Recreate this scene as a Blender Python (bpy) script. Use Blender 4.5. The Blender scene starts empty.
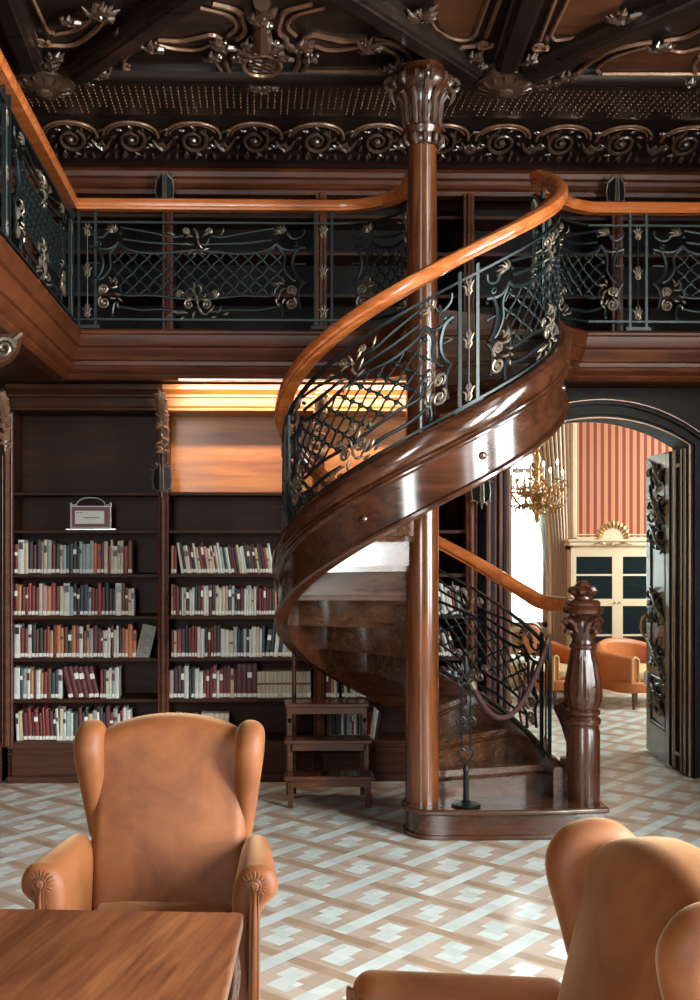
import bpy, math, random
from mathutils import Vector, Matrix
R = random.Random(11)
rad, sin, cos, pi = math.radians, math.sin, math.cos, math.pi
sc = bpy.context.scene
COL = sc.collection
# ---------------------------------------------------------------- camera frame
F, PCX, PCY, EYE, PHI = 1080.0, 277.5, 536.0, 1.78, rad(1.3)
def ray(x):
    d = (x - PCX) / F
    return sin(PHI) + d * cos(PHI), cos(PHI) - d * sin(PHI)
def at(x, y, Y):                      # point of the place seen at (x, y), on the plane at depth Y
    a, b = ray(x); t = Y / b
    return Vector((a * t, Y, EYE + (PCY - y) / F * t))
def on(x, y, z):                      # point seen at (x, y) on the level plane of height z
    a, b = ray(x); t = (z - EYE) * F / (PCY - y)
    return Vector((a * t, b * t, z))
def lin(h):
    h = h.lstrip('#'); c = [int(h[i:i + 2], 16) / 255 for i in (0, 2, 4)]
    return tuple(((v + .055) / 1.055) ** 2.4 if v > .04045 else v / 12.92 for v in c)
# ---------------------------------------------------------------- materials
MATS = {}
class NT:
    def __init__(s, name):
        s.m = bpy.data.materials.new(name); s.m.use_nodes = True
        s.t = s.m.node_tree; s.t.nodes.clear()
        s.out = s.n('ShaderNodeOutputMaterial'); s.p = s.n('ShaderNodeBsdfPrincipled')
        s.l(s.p.outputs[0], s.out.inputs[0])
    def n(s, k, **kw):
        o = s.t.nodes.new(k)
        for a, b in kw.items(): setattr(o, a, b)
        return o
    def l(s, a, b): s.t.links.new(a, b)
    def v(s, sock, val):
        if isinstance(val, (int, float)): sock.default_value = val
        elif isinstance(val, tuple): sock.default_value = val if len(val) != 3 or sock.type == 'VECTOR' else val + (1,)
        else: s.l(val, sock)
    def math(s, op, a, b=0.0, c=0.0):
        o = s.n('ShaderNodeMath', operation=op)
        for i, q in enumerate((a, b, c)): s.v(o.inputs[i], q)
        return o.outputs[0]
    def mix(s, f, a, b):
        o = s.n('ShaderNodeMix', data_type='RGBA')
        s.v(o.inputs[0], f); s.v(o.inputs[6], a); s.v(o.inputs[7], b)
        return o.outputs[2]
    def coord(s, k='Object'): return s.n('ShaderNodeTexCoord').outputs[k]
    def mapping(s, vec, scale=(1, 1, 1), rot=(0, 0, 0), loc=(0, 0, 0)):
        o = s.n('ShaderNodeMapping'); s.l(vec, o.inputs[0])
        o.inputs[1].default_value = loc; o.inputs[2].default_value = rot; o.inputs[3].default_value = scale
        return o.outputs[0]
    def noise(s, vec, scale, detail=4, rough=.55, dist=0):
        o = s.n('ShaderNodeTexNoise'); s.l(vec, o.inputs['Vector'])
        o.inputs['Scale'].default_value = scale; o.inputs['Detail'].default_value = detail
        o.inputs['Roughness'].default_value = rough; o.inputs['Distortion'].default_value = dist
        return o.outputs[0]
    def ramp(s, f, *stops):
        o = s.n('ShaderNodeValToRGB'); e = o.color_ramp.elements
        while len(e) < len(stops): e.new(.5)
        for i, (p, c) in enumerate(stops): e[i].position = p; e[i].color = c + (1,)
        s.l(f, o.inputs[0]); return o.outputs[0]
    def bump(s, h, strength=.2, dist=.01):
        o = s.n('ShaderNodeBump'); o.inputs['Strength'].default_value = strength; o.inputs['Distance'].default_value = dist
        s.l(h, o.inputs['Height']); s.l(o.outputs[0], s.p.inputs['Normal'])
    def set(s, **kw):
        for k, q in kw.items(): s.v(s.p.inputs[k.replace('_', ' ')], q)
        return s
def wood(name, dark, light, axis='x', rough=.3, coat=.0, scale=1.0, bump=.06, spec=.5):
    t = NT(name); d = lin(dark); l = lin(light)
    st = {'x': (1.2, 14, 14), 'y': (14, 1.2, 14), 'z': (14, 14, 1.2)}[axis]
    c = t.mapping(t.coord(), tuple(q * scale for q in st))
    f = t.noise(c, 1.6, 7, .62, .6)
    g = t.noise(t.mapping(t.coord(), (1.7, 1.7, 1.7)), 1.3, 2)
    col = t.ramp(f, (.30, d), (.72, l))
    col = t.mix(t.math('MULTIPLY', g, .45), col, tuple(q * .55 for q in d))
    t.set(Base_Color=col, Roughness=t.math('MULTIPLY_ADD', f, .18, rough - .09), Coat_Weight=coat, Coat_Roughness=.12, Specular_IOR_Level=spec)
    t.bump(f, bump, .004)
    MATS[name] = t.m; return t.m
def plain(name, hexc, rough=.5, var=.25, scale=30, metal=0, bump=0, **kw):
    t = NT(name); c = lin(hexc)
    f = t.noise(t.coord(), scale, 3)
    col = t.mix(f, tuple(q * (1 - var) for q in c), tuple(min(1, q * (1 + var)) for q in c))
    t.set(Base_Color=col, Roughness=rough, Metallic=metal, **kw)
    if bump: t.bump(f, bump, .004)
    MATS[name] = t.m; return t.m
# ---------------------------------------------------------------- mesh builder
def crom(pts, n=6, closed=False):
    P = [Vector(p) for p in pts]; out = []; N = len(P)
    for i in range(N if closed else N - 1):
        p1, p2 = P[i], P[(i + 1) % N]
        p0 = P[i - 1] if (i > 0 or closed) else p1 * 2 - p2
        p3 = P[(i + 2) % N] if (i + 2 < N or closed) else p2 * 2 - p1
        for k in range(n):
            t = k / n
            out.append(.5 * ((2 * p1) + (p2 - p0) * t + (2 * p0 - 5 * p1 + 4 * p2 - p3) * t * t + (3 * p1 - p0 - 3 * p2 + p3) * t ** 3))
    if not closed: out.append(P[-1])
    return out
def spiral(cx, cy, r, turns=1.6, a0=0, d=1, n=12, r1=.12):
    N = int(n * turns); o = []
    for i in range(N + 1):
        f = i / N; q = r * (1 - f) + r * r1 * f; a = a0 + d * f * turns * 2 * pi
        o.append((cx + q * cos(a), cy + q * sin(a)))
    return o
class MB:
    def __init__(s): s.v = []; s.f = []
    def add(s, v, f, M=None):
        b = len(s.v)
        s.v += [tuple(M @ Vector(q)) for q in v] if M else [tuple(q) for q in v]
        s.f += [tuple(b + i for i in q) for q in f]; return s
    def box(s, x0, x1, y0, y1, z0, z1, M=None):
        v = [(x, y, z) for x in (x0, x1) for y in (y0, y1) for z in (z0, z1)]
        return s.add(v, [(0, 1, 3, 2), (4, 6, 7, 5), (0, 4, 5, 1), (2, 3, 7, 6), (0, 2, 6, 4), (1, 5, 7, 3)], M)
    def tube(s, pts, r, n=6, closed=False, M=None):
        P = [Vector(p) for p in pts]; N = len(P)
        if N < 2: return s
        rr = r if isinstance(r, (list, tuple)) else [r] * N
        if len(rr) != N:
            rr = [rr[min(len(rr) - 1, int(i * (len(rr) - 1) / (N - 1)))] + (rr[min(len(rr) - 1, int(i * (len(rr) - 1) / (N - 1)) + 1)] - rr[min(len(rr) - 1, int(i * (len(rr) - 1) / (N - 1)))]) * ((i * (len(rr) - 1) / (N - 1)) % 1) for i in range(N)]
        T = []
        for i in range(N):
            a = P[i - 1] if (i or closed) else P[0]; b = P[(i + 1) % N] if (i < N - 1 or closed) else P[-1]
            d = b - a; T.append(d.normalized() if d.length > 1e-9 else (T[-1] if T else Vector((0, 0, 1))))
        u = T[0].cross(Vector((.13, .21, 1))); u = u.normalized() if u.length > 1e-4 else Vector((1, 0, 0))
        v = []
        for i in range(N):
            u = u - T[i] * u.dot(T[i]); u = u.normalized() if u.length > 1e-6 else T[i].orthogonal().normalized()
            w = T[i].cross(u)
            for k in range(n):
                a = 2 * pi * k / n; v.append(P[i] + (u * cos(a) + w * sin(a)) * rr[i])
        f = [(i * n + k, i * n + (k + 1) % n, ((i + 1) % N) * n + (k + 1) % n, ((i + 1) % N) * n + k) for i in range(N if closed else N - 1) for k in range(n)]
        if not closed: f += [tuple(reversed(range(n))), tuple(range((N - 1) * n, N * n))]
        return s.add(v, f, M)
    def sweep(s, pts, prof, closed=False, up=Vector((0, 0, 1)), left=True):
        """profile (a, b): a along the horizontal left normal of the path, b along up; mitred; profile closed"""
        P = [Vector(p) for p in pts]; N = len(P); n = len(prof); v = []
        for i in range(N):
            a = (P[i] - P[i - 1]) if (i or closed) else (P[1] - P[0])
            b = (P[(i + 1) % N] - P[i]) if (i < N - 1 or closed) else (P[-1] - P[-2])
            a.z = b.z = 0; a.normalize(); b.normalize()
            na = Vector((-a.y, a.x, 0)); nb = Vector((-b.y, b.x, 0)); m = na + nb
            m = m / max(.25, m.length_squared / 2) if m.length > 1e-6 else na
            for (q, h) in prof: v.append(P[i] + m * q + up * h)
        f = [(i * n + k, i * n + (k + 1) % n, ((i + 1) % N) * n + (k + 1) % n, ((i + 1) % N) * n + k) for i in range(N if closed else N - 1) for k in range(n)]
        if not closed: f += [tuple(reversed(range(n))), tuple(range((N - 1) * n, N * n))]
        return s.add(v, f)
    def lathe(s, prof, n=24, c=(0, 0, 0), M=None, flute=None):
        v = []; m = len(prof)
        for k in range(n):
            a = 2 * pi * k / n
            for (r, z) in prof:
                q = r * (1 + flute(a, z)) if flute else r
                v.append((c[0] + q * cos(a), c[1] + q * sin(a), c[2] + z))
        f = [(k * m + j, ((k + 1) % n) * m + j, ((k + 1) % n) * m + j + 1, k * m + j + 1) for k in range(n) for j in range(m - 1)]
        if prof[0][0] > 1e-6: f.append(tuple(reversed([k * m for k in range(n)])))
        if prof[-1][0] > 1e-6: f.append(tuple(k * m + m - 1 for k in range(n)))
        return s.add(v, f, M)
    def ell(s, c, r, M=None, n=8, m=5):
        if not isinstance(r, (tuple, list)): r = (r, r, r)
        v = [(0, 0, -1)] + [(cos(2 * pi * k / n) * sin(pi * j / m), sin(2 * pi * k / n) * sin(pi * j / m), -cos(pi * j / m)) for j in range(1, m) for k in range(n)] + [(0, 0, 1)]
        f = [(0, 1 + (k + 1) % n, 1 + k) for k in range(n)]
        f += [(1 + j * n + k, 1 + j * n + (k + 1) % n, 1 + (j + 1) * n + (k + 1) % n, 1 + (j + 1) * n + k) for j in range(m - 2) for k in range(n)]
        L = len(v) - 1; f += [(L, 1 + (m - 2) * n + k, 1 + (m - 2) * n + (k + 1) % n) for k in range(n)]
        v = [(q[0] * r[0], q[1] * r[1], q[2] * r[2]) for q in v]
        if M: v = [M @ Vector(q) for q in v]
        return s.add([(q[0] + c[0], q[1] + c[1], q[2] + c[2]) for q in v], f)
    def extrude(s, poly, mp, d0, d1):
        """polygon (a, b) mapped by mp(a, b, d) and given the thickness d0..d1"""
        n = len(poly); v = [mp(a, b, d0) for a, b in poly] + [mp(a, b, d1) for a, b in poly]
        f = [tuple(reversed(range(n))), tuple(range(n, 2 * n))] + [(k, (k + 1) % n, n + (k + 1) % n, n + k) for k in range(n)]
        return s.add(v, f)
    def pillow(s, poly, mp, th, r, steps=5, crown=0.0):
        """soft slab: outline poly, thickness th, edges rounded by r, faces crowned"""
        n = len(poly); P = [Vector((a, b)) for a, b in poly]; c = sum(P, Vector((0, 0))) / n
        ar = sum(P[i].x * P[(i + 1) % n].y - P[(i + 1) % n].x * P[i].y for i in range(n)); sg = 1 if ar > 0 else -1
        N = []
        for i in range(n):
            a = (P[i] - P[i - 1]); b = (P[(i + 1) % n] - P[i])
            t = (a.normalized() if a.length > 1e-9 else b.normalized()) + (b.normalized() if b.length > 1e-9 else a.normalized())
            t = t.normalized() if t.length > 1e-9 else Vector((1, 0)); N.append(Vector((-t.y, t.x)) * sg)
        rings = []
        for side in (-1, 1):
            st = []
            for k in range(steps + 1):
                a = pi / 2 * k / steps
                st.append((r * (1 - cos(a)), side * (th / 2 - r + r * sin(a))))
            rings.append(st)
        seq = list(reversed(rings[0])) + rings[1]
        v = []
        for ins, d in seq:
            for i in range(n): q = P[i] + N[i] * ins; v.append(mp(q.x, q.y, d))
        L = len(seq)
        f = [(j * n + k, j * n + (k + 1) % n, (j + 1) * n + (k + 1) % n, (j + 1) * n + k) for j in range(L - 1) for k in range(n)]
        for side, j in ((0, 0), (1, L - 1)):
            ins, d = seq[j]; sgd = 1 if side else -1; prev = j * n
            for q in (.88, .74, .6, .46, .32, .18, .08):
                b = len(v)
                for i in range(n):
                    w = c + (P[i] + N[i] * ins - c) * q
                    v.append(mp(w.x, w.y, d + sgd * (crown(w.x, w.y) if callable(crown) else crown * (.5 + .5 * cos(pi * q)))))
                f += [(prev + k, prev + (k + 1) % n, b + (k + 1) % n, b + k) for k in range(n)]; prev = b
            f.append(tuple(range(prev, prev + n)))
        return s.add(v, f)
    def build(s, name, mat, parent=None, o=(0, 0, 0), smooth=35, bev=0, kind=None, label=None):
        me = bpy.data.meshes.new(name)
        me.from_pydata([(q[0] - o[0], q[1] - o[1], q[2] - o[2]) for q in s.v], [], s.f)
        me.validate(); me.update()
        import bmesh
        b = bmesh.new(); b.from_mesh(me); bmesh.ops.recalc_face_normals(b, faces=b.faces); b.to_mesh(me); b.free()
        if smooth: me.shade_smooth(); me.set_sharp_from_angle(angle=rad(smooth))
        me.materials.append(mat if not isinstance(mat, str) else MATS[mat])
        ob = bpy.data.objects.new(name, me); COL.objects.link(ob)
        if parent: ob.parent = parent
        else: ob.location = o
        if bev:
            q = ob.modifiers.new('edge', 'BEVEL'); q.width = bev; q.segments = 2; q.limit_method = 'ANGLE'; q.angle_limit = rad(50)
        if kind: ob['kind'] = kind
        if label: ob['label'] = label
        return ob
def tag(o, label, cat, group=None, kind=None):
    o['label'] = label; o['category'] = cat
    if group: o['group'] = group
    if kind: o['kind'] = kind
    return o
def thing(name, label, cat, loc=(0, 0, 0), rz=0, group=None):
    o = bpy.data.objects.new(name, None); COL.objects.link(o); o.empty_display_size = .1
    o.location = loc; o.rotation_euler = (0, 0, rz)
    return tag(o, label, cat, group)
def copy_tree(o, parent=None):
    c = o.copy(); COL.objects.link(c)
    if parent: c.parent = parent
    for ch in list(o.children): copy_tree(ch, c)
    return c
def arc(cx, cy, r, a0, a1, n=12, ry=None):
    return [(cx + r * cos(rad(a0 + (a1 - a0) * i / n)), cy + (ry or r) * sin(rad(a0 + (a1 - a0) * i / n))) for i in range(n + 1)]
# ---------------------------------------------------------------- materials of the place
wood('ebony', '#0d0a09', '#1c1411', 'x', .55, spec=.2)
wood('ceiling_wood', '#120d0b', '#2e1f18', 'x', .3, .25)
plain('gilded_edge', '#7d5a45', .3, .3, 40, .35)
wood('field_wood', '#3a2012', '#6b3e22', 'x', .45, .1)
wood('mahogany', '#29120a', '#56301c', 'x', .46, spec=.22)
wood('mahogany_up', '#2c140b', '#5a3019', 'z', .28, .3)
wood('stair_wood', '#2c150c', '#5c3420', 'x', .16, .6, .7)
wood('tread_wood', '#321c11', '#62402a', 'x', .26, .35)
wood('casing_wood', '#3a1d18', '#7a4c44', 'z', .2, .5)
wood('cornice_wood', '#35170b', '#6e381c', 'x', .40, spec=.3)
wood('rail_wood', '#9a4418', '#d98248', 'x', .22, .5, .8)
wood('column_wood', '#3e1c0c', '#824722', 'z', .22, .6, .7)
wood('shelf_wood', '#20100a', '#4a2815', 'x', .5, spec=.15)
wood('lit_shelf_wood', '#7c3a14', '#c47a34', 'x', .42, .1, .6)  # brighter copy of the shelf wood, lamplight painted into its colour
wood('table_wood', '#5a2a16', '#ad6a40', 'y', .3, .3)
wood('door_wood', '#0f0d0c', '#26201d', 'z', .32, .25, spec=.35)
plain('carved_door', '#181310', .4, .3, 40)
wood('stool_wood', '#3c1c0f', '#6b3a22', 'x', .25, .4)
plain('iron', '#242c2c', .38, .3, 40, .6, .05)
plain('bronze', '#75685a', .38, .4, 60, .6, .08)
plain('carved', '#463226', .3, .5, 50, .0, .15, Coat_Weight=.4)
plain('carved_light', '#6b4d3a', .35, .4, 50, .0, .1)
plain('gilt', '#c79a68', .35, .3, 40, .7)
plain('spine_paper', '#d2cec6', .6, .08)
plain('black_iron', '#15191a', .35, .3, 40, .5, .05)
plain('white_label', '#dedbd2', .6, .05)
plain('paper', '#d8cfbd', .8, .08)
plain('cream_paint', '#dcbd9c', .45, .05, 6)
plain('cream_dark', '#c9a98a', .5, .1, 6)
plain('orange_leather', '#b4602c', .45, .2, 8)
plain('cushion_cloth', '#d0a676', .8, .12, 20)
plain('rope_cloth', '#331012', .8, .3, 60)
plain('candle', '#f2ece2', .5, .03)
plain('black_plate', '#15161a', .25, .2, 20)
plain('sign_steel', '#c9c6c0', .3, .08, 20, .6)
plain('sign_red', '#6a3030', .5, .15, 20)
plain('grey_paper', '#8f8880', .7, .1, 10)
plain('ink', '#2a2a2c', .7, .05)
plain('plaster', '#cdb9a0', .8, .06, 4)
plain('dark_plaster', '#1d1512', .6, .2, 4)
# velvet of the armchairs
def velvet(name, a, b, sheen):
    t = NT(name)
    f = t.ramp(t.noise(t.coord(), 3.2, 6, .65, .8), (.32, (0, 0, 0)), (.72, (1, 1, 1))); g = t.noise(t.coord(), 260, 2)
    col = t.mix(f, lin(a), lin(b))
    t.set(Base_Color=col, Roughness=.62, Sheen_Weight=.45, Sheen_Roughness=.4, Sheen_Tint=lin(sheen))
    t.bump(g, .12, .003); MATS[name] = t.m
velvet('velvet', '#66310e', '#8c5024', '#ecc094')
velvet('velvet_dark', '#4c250c', '#5c3012', '#d8a060')
# parquet: square blocks set on the diagonal, pale and tan strips turned block by block
def parquet():
    t = NT('parquet'); S = .34
    co = t.mapping(t.coord(), (1 / S, 1 / S, 1), (0, 0, rad(43)))
    sp = t.n('ShaderNodeSeparateXYZ'); t.l(co, sp.inputs[0]); x, y = sp.outputs[0], sp.outputs[1]
    ix, iy = t.math('FLOOR', x), t.math('FLOOR', y)
    fx, fy = t.math('SUBTRACT', x, ix), t.math('SUBTRACT', y, iy)
    a, b = fy, fx
    row = t.math('FLOOR', t.math('MULTIPLY', b, 4.0))
    p = t.math('MULTIPLY', t.math('SUBTRACT', a, .25), 1 / .75); q = t.math('MULTIPLY', t.math('SUBTRACT', b, .25), 1 / .75)
    gt = lambda u, v: t.math('GREATER_THAN', u, v)
    lt = lambda u, v: t.math('LESS_THAN', u, v)
    an = lambda u, v: t.math('MULTIPLY', u, v)
    orr = lambda u, v: t.math('MAXIMUM', u, v)
    rng = lambda u, a0, a1: an(gt(u, a0), lt(u, a1))
    strip = an(lt(b, .23), gt(a, .19))
    core = orr(an(rng(p, .10, .5), rng(q, .34, .78)), an(rng(p, .5, .90), rng(q, .2, .62)))
    light = orr(strip, core)
    odd = t.math('FLOORED_MODULO', t.math('ADD', ix, iy), 2.0)
    corner = an(lt(a, .19), lt(b, .23))
    light = orr(light, an(corner, odd))
    dark = an(lt(a, .19), orr(gt(b, .23), t.math('SUBTRACT', 1.0, odd)))
    row = t.math('ADD', row, t.math('MULTIPLY', t.math('FLOOR', t.math('MULTIPLY', a, 4.0)), 5.0))
    # each strip has its own tone
    cv = t.n('ShaderNodeCombineXYZ'); t.l(ix, cv.inputs[0]); t.l(iy, cv.inputs[1]); t.l(t.math('ADD', row, t.math('MULTIPLY', light, 7.3)), cv.inputs[2])
    wn = t.n('ShaderNodeTexWhiteNoise', noise_dimensions='3D'); t.l(cv.outputs[0], wn.inputs[0])
    gr = t.noise(t.mapping(t.coord(), (6, 6, 6)), 4, 5)
    pale = t.mix(wn.outputs[0], lin('#c3cbc7'), lin('#d8dfdb')); tan = t.mix(wn.outputs[0], lin('#a0846c'), lin('#b0947c'))
    mid = t.mix(wn.outputs[0], lin('#b39d8c'), lin('#c6b2a3')); col = t.mix(dark, mid, tan); col = t.mix(light, col, pale); col = t.mix(t.math('MULTIPLY', gr, .25), col, lin('#7b6a5c'))
    t.set(Base_Color=col, Roughness=t.math('MULTIPLY_ADD', t.noise(t.coord(), 3, 3), .16, .25), Coat_Weight=.15, Coat_Roughness=.1)
    t.bump(wn.outputs[0], .03, .002); MATS['parquet'] = t.m
parquet()
def stripes():
    t = NT('striped_wallpaper'); sp = t.n('ShaderNodeSeparateXYZ'); t.l(t.coord(), sp.inputs[0])
    f = t.math('FRACT', t.math('MULTIPLY', sp.outputs[0], 1 / .085))
    s = t.math('LESS_THAN', f, .48)
    th = t.math('LESS_THAN', t.math('ABSOLUTE', t.math('SUBTRACT', f, .74)), .03)
    col = t.mix(s, lin('#c07a52'), lin('#862a14')); col = t.mix(th, col, lin('#a86248'))
    t.set(Base_Color=col, Roughness=.7); MATS['striped_wallpaper'] = t.m
stripes()
def tablewood():
    t = NT('table_top_wood'); co = t.mapping(t.coord(), (1, 1, 1), (0, 0, rad(12)))
    sp = t.n('ShaderNodeSeparateXYZ'); t.l(co, sp.inputs[0])
    pl = t.math('FLOOR', t.math('MULTIPLY', sp.outputs[0], 14.0))
    wn = t.n('ShaderNodeTexWhiteNoise', noise_dimensions='1D'); t.l(pl, wn.inputs['W'])
    g = t.noise(t.mapping(co, (30, 2.2, 10)), 1.4, 6, .6, .5)
    col = t.ramp(g, (.25, lin('#572a1b')), (.75, lin('#a5663f')))
    col = t.mix(t.math('MULTIPLY', wn.outputs[0], .7), col, lin('#45200f'))
    t.set(Base_Color=col, Roughness=.34, Coat_Weight=.25, Coat_Roughness=.2); t.bump(g, .04, .003); MATS['table_top_wood'] = t.m
tablewood()
def glass(name, tint, a=.25):
    t = NT(name); t.set(Base_Color=lin(tint), Roughness=.05, Transmission_Weight=1.0, IOR=1.1); MATS[name] = t.m
glass('clear_glass', '#f4fbfa')
def cabglass():
    t = NT('cabinet_glass'); t.set(Base_Color=lin('#20282a'), Roughness=.04, Specular_IOR_Level=.8, Alpha=.75); MATS['cabinet_glass'] = t.m
cabglass()
def emis(name, hexc, s):
    t = NT(name); t.set(Base_Color=lin(hexc), Emission_Color=lin(hexc), Emission_Strength=s); MATS[name] = t.m
emis('flame', '#fff1dc', 12)
def curtain():
    t = NT('curtain_cloth'); f = t.noise(t.mapping(t.coord(), (60, 4, 1)), 2, 3)
    t.set(Base_Color=t.mix(f, lin('#cba588'), lin('#e2c6ae')), Roughness=.8, Sheen_Weight=.3); MATS['curtain_cloth'] = t.m
    t = NT('sheer_cloth'); t.set(Base_Color=lin('#efe9dd'), Roughness=.9, Alpha=.8, Transmission_Weight=.3); MATS['sheer_cloth'] = t.m
curtain()
# ---------------------------------------------------------------- measures of the room
YG, YB, YW = 7.45, 7.85, 7.90            # gallery edge, bookcase fronts, doorway wall
ZG, ZS = 3.20, 2.87                      # gallery floor, its soffit
CX, CY = 1.02, 6.50                      # axis of the stair
XL, YBACK, ZC = -2.9, 8.75, 4.72
XR, YF, YFAR = 4.6, -2.6, 12.6
def st(o): o['kind'] = 'structure'; return o
b = MB(); b.box(XL, 6.5, YF, YFAR + .2, -.12, 0); st(b.build('floor', 'parquet', smooth=0))
b = MB(); b.box(XL, 1.66, 8.22, 8.4, 0, ZS); b.box(XL, 6.5, YBACK, YBACK + .15, ZG, 5.0); st(b.build('wall_back', 'mahogany', smooth=0))
b = MB(); b.box(XL - .15, XL, YF, 8.9, 0, 5.0); st(b.build('wall_left', 'mahogany', smooth=0))
b = MB(); b.box(XL - .15, XR + .15, YF, 8.9, ZC, 4.9); ceil = st(b.build('ceiling', 'ceiling_wood', smooth=0))
# doorway wall with a segmental arch
X0, X1 = at(509, 600, YW).x, at(688, 600, YW).x
zsp, ztop = at(680, 445, YW).z, at(598, 418, YW).z
def archline(x0, x1, z0, z1, n=24):
    w = (x1 - x0) / 2; s = z1 - z0; r = (w * w + s * s) / (2 * s); c = (x0 + x1) / 2
    return [(x0 + (x1 - x0) * i / n, z1 - r + math.sqrt(max(0, r * r - (x0 + (x1 - x0) * i / n - c) ** 2))) for i in range(n + 1)]
AR = archline(X0, X1, zsp, ztop)
xz = lambda y0: (lambda a, c, d: (a, y0 + d, c))
b = MB()
poly = [(1.66, 0), (1.66, ZS), (6.5, ZS), (6.5, 0), (X1, 0)] + AR[::-1] + [(X0, 0)]
b.extrude(poly, xz(YW), 0, .3); st(b.build('wall_doorway', 'ebony', smooth=30))
# walls of this room behind and beside the camera: tall windows to the right and rear
def winwall(name, axis, pos, lo, hi, wins, z0, z1, ztop, mat):
    b = MB(); xs = [lo] + [q for w in wins for q in w] + [hi]
    def bx(a0, a1, c0, c1):
        if axis == 'x': b.box(pos, pos + .3, a0, a1, c0, c1)
        else: b.box(a0, a1, pos - .3, pos, c0, c1)
    for i in range(0, len(xs), 2): bx(xs[i], xs[i + 1], 0, ztop)
    for a0, a1 in wins: bx(a0, a1, 0, z0); bx(a0, a1, z1, ztop)
    st(b.build(name, mat, smooth=0))
RW = [(-1.9, -.3), (.5, 2.1), (2.9, 4.5)]; BW = [(-2.3, -.7)]
winwall('wall_right', 'x', XR, YF, 7.9, RW, .9, 4.3, 5.0, 'mahogany')
winwall('wall_rear', 'y', YF, XL, XR + .3, BW, .9, 4.3, 5.0, 'mahogany')
wn = 0
for ax, ws, pos in (('x', RW, XR + .12), ('y', BW, YF - .12)):
    for a0, a1 in ws:
        wn += 1; b = MB(); m = (a0 + a1) / 2
        def bar(p0, p1, c0, c1):
            if ax == 'x': b.box(pos - .03, pos + .03, p0, p1, c0, c1)
            else: b.box(p0, p1, pos - .03, pos + .03, c0, c1)
        for p in (a0 + .04, m, a1 - .04): bar(p - .04, p + .04, .9, 4.3)
        for z in (.94, 2.1, 3.2, 4.26): bar(a0, a1, z - .04, z + .04)
        st(b.build('window_%d' % wn, 'cream_paint', smooth=0))
# the next room
b = MB()
b.box(1.0, 6.5, YFAR, YFAR + .15, 0, .70); b.box(1.0, at(507, 500, YFAR).x, YFAR, YFAR + .15, .7, 4.4); b.box(at(549, 500, YFAR).x, 6.5, YFAR, YFAR + .15, .7, 4.4)
b.box(at(507, 500, YFAR).x, at(549, 500, YFAR).x, YFAR, YFAR + .15, 3.5, 4.4)
st(b.build('wall_far', 'cream_paint', smooth=0))
b = MB(); b.box(6.5, 6.65, 8.42, 8.92, 0, 2.85); b.box(.85, 1.0, 8.42, 8.92, 0, 2.85); b.box(6.5, 6.65, 8.92, YFAR + .2, 0, 4.4); b.box(.85, 1.0, 8.92, YFAR + .2, 0, 4.4); st(b.build('wall_side', 'cream_paint', smooth=0))
b = MB(); b.box(.85, 6.65, 8.92, YFAR + .2, 4.4, 4.5); st(b.build('ceiling_salon', 'plaster', smooth=0))
yf = YFAR
p0, p1 = at(575, 537, yf), at(700, 380, yf)
b = MB(); b.box(p0.x, p1.x + 1.2, yf - .012, yf, p0.z, 4.3); st(b.build('wall_paper', 'striped_wallpaper', smooth=0))
b = MB()
for (x0, x1, z0, z1, d) in ((p0.x - .05, p0.x + .01, p0.z - .03, 4.35, .05), (p0.x - .05, p1.x + 1.2, p0.z - .09, p0.z, .05), (p0.x - .02, p1.x + 1.2, p0.z + .02, p0.z + .035, .03)):
    b.box(x0, x1, yf - d, yf, z0, z1)
st(b.build('trim_1', 'cream_paint', smooth=0, bev=.008))
wx0, wx1 = at(507, 500, yf).x, at(549, 500, yf).x
b = MB()
for x in (wx0 + .03, wx1 - .03): b.box(x - .035, x + .035, yf + .02, yf + .09, .7, 3.5)
for z in (.74, 2.55, 3.46): b.box(wx0, wx1, yf + .02, yf + .09, z - .03, z + .03)
b.box(wx0 - .06, wx1 + .06, yf - .08, yf + .02, .66, .71)
w = st(b.build('window_5', 'cream_paint', smooth=0)); b = MB(); b.box(wx0, wx1, yf + .05, yf + .056, .7, 3.5); b.build('pane', 'clear_glass', w, smooth=0)
b = MB(); b.box(1.0, 6.5, yf - .03, yf, 0, .14); st(b.build('baseboard_far', 'cream_dark', smooth=0))
# door casing: moulded strips round the opening
b = MB()
def casing(off0, off1, d0, d1, x0=None):
    a = [(x, z) for x, z in archline(X0 - off0, X1 + off0, zsp, ztop + off0 * .8)]
    c = [(x, z) for x, z in archline(X0 - off1, X1 + off1, zsp, ztop + off1 * .8)]
    pa = [(X0 - off0, 0)] + a + [(X1 + off0, 0)]; pc = [(X0 - off1, 0)] + c + [(X1 + off1, 0)]
    n = len(pa)
    for i in range(n - 1): b.extrude([pa[i], pa[i + 1], pc[i + 1], pc[i]], xz(YW), -d1, -d0)
for o0, o1, d in ((.0, .03, .03), (.03, .05, .05), (.05, .12, .025), (.12, .15, .06), (.15, .165, .075), (.165, .2, .05)): casing(o0, o1, 0, d)
tr2 = st(b.build('trim_2', 'ebony', smooth=30)); b = MB()
casing(-.004, .006, .02, .034); casing(.155, .163, .06, .079); b.build('bright_edge', 'gilded_edge', tr2, smooth=30)
b = MB()                                  # polished strips down the near jamb of the casing
for o0, o1, d in ((.012, .035, .055), (.055, .085, .05), (.10, .14, .045), (.16, .185, .085)):
    b.box(X0 - o1, X0 - o0, YW - d, YW - .01, .12, zsp - .03)
st(b.build('trim_8', 'casing_wood', smooth=0, bev=.006))
b = MB()                                  # lining of the opening
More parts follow.
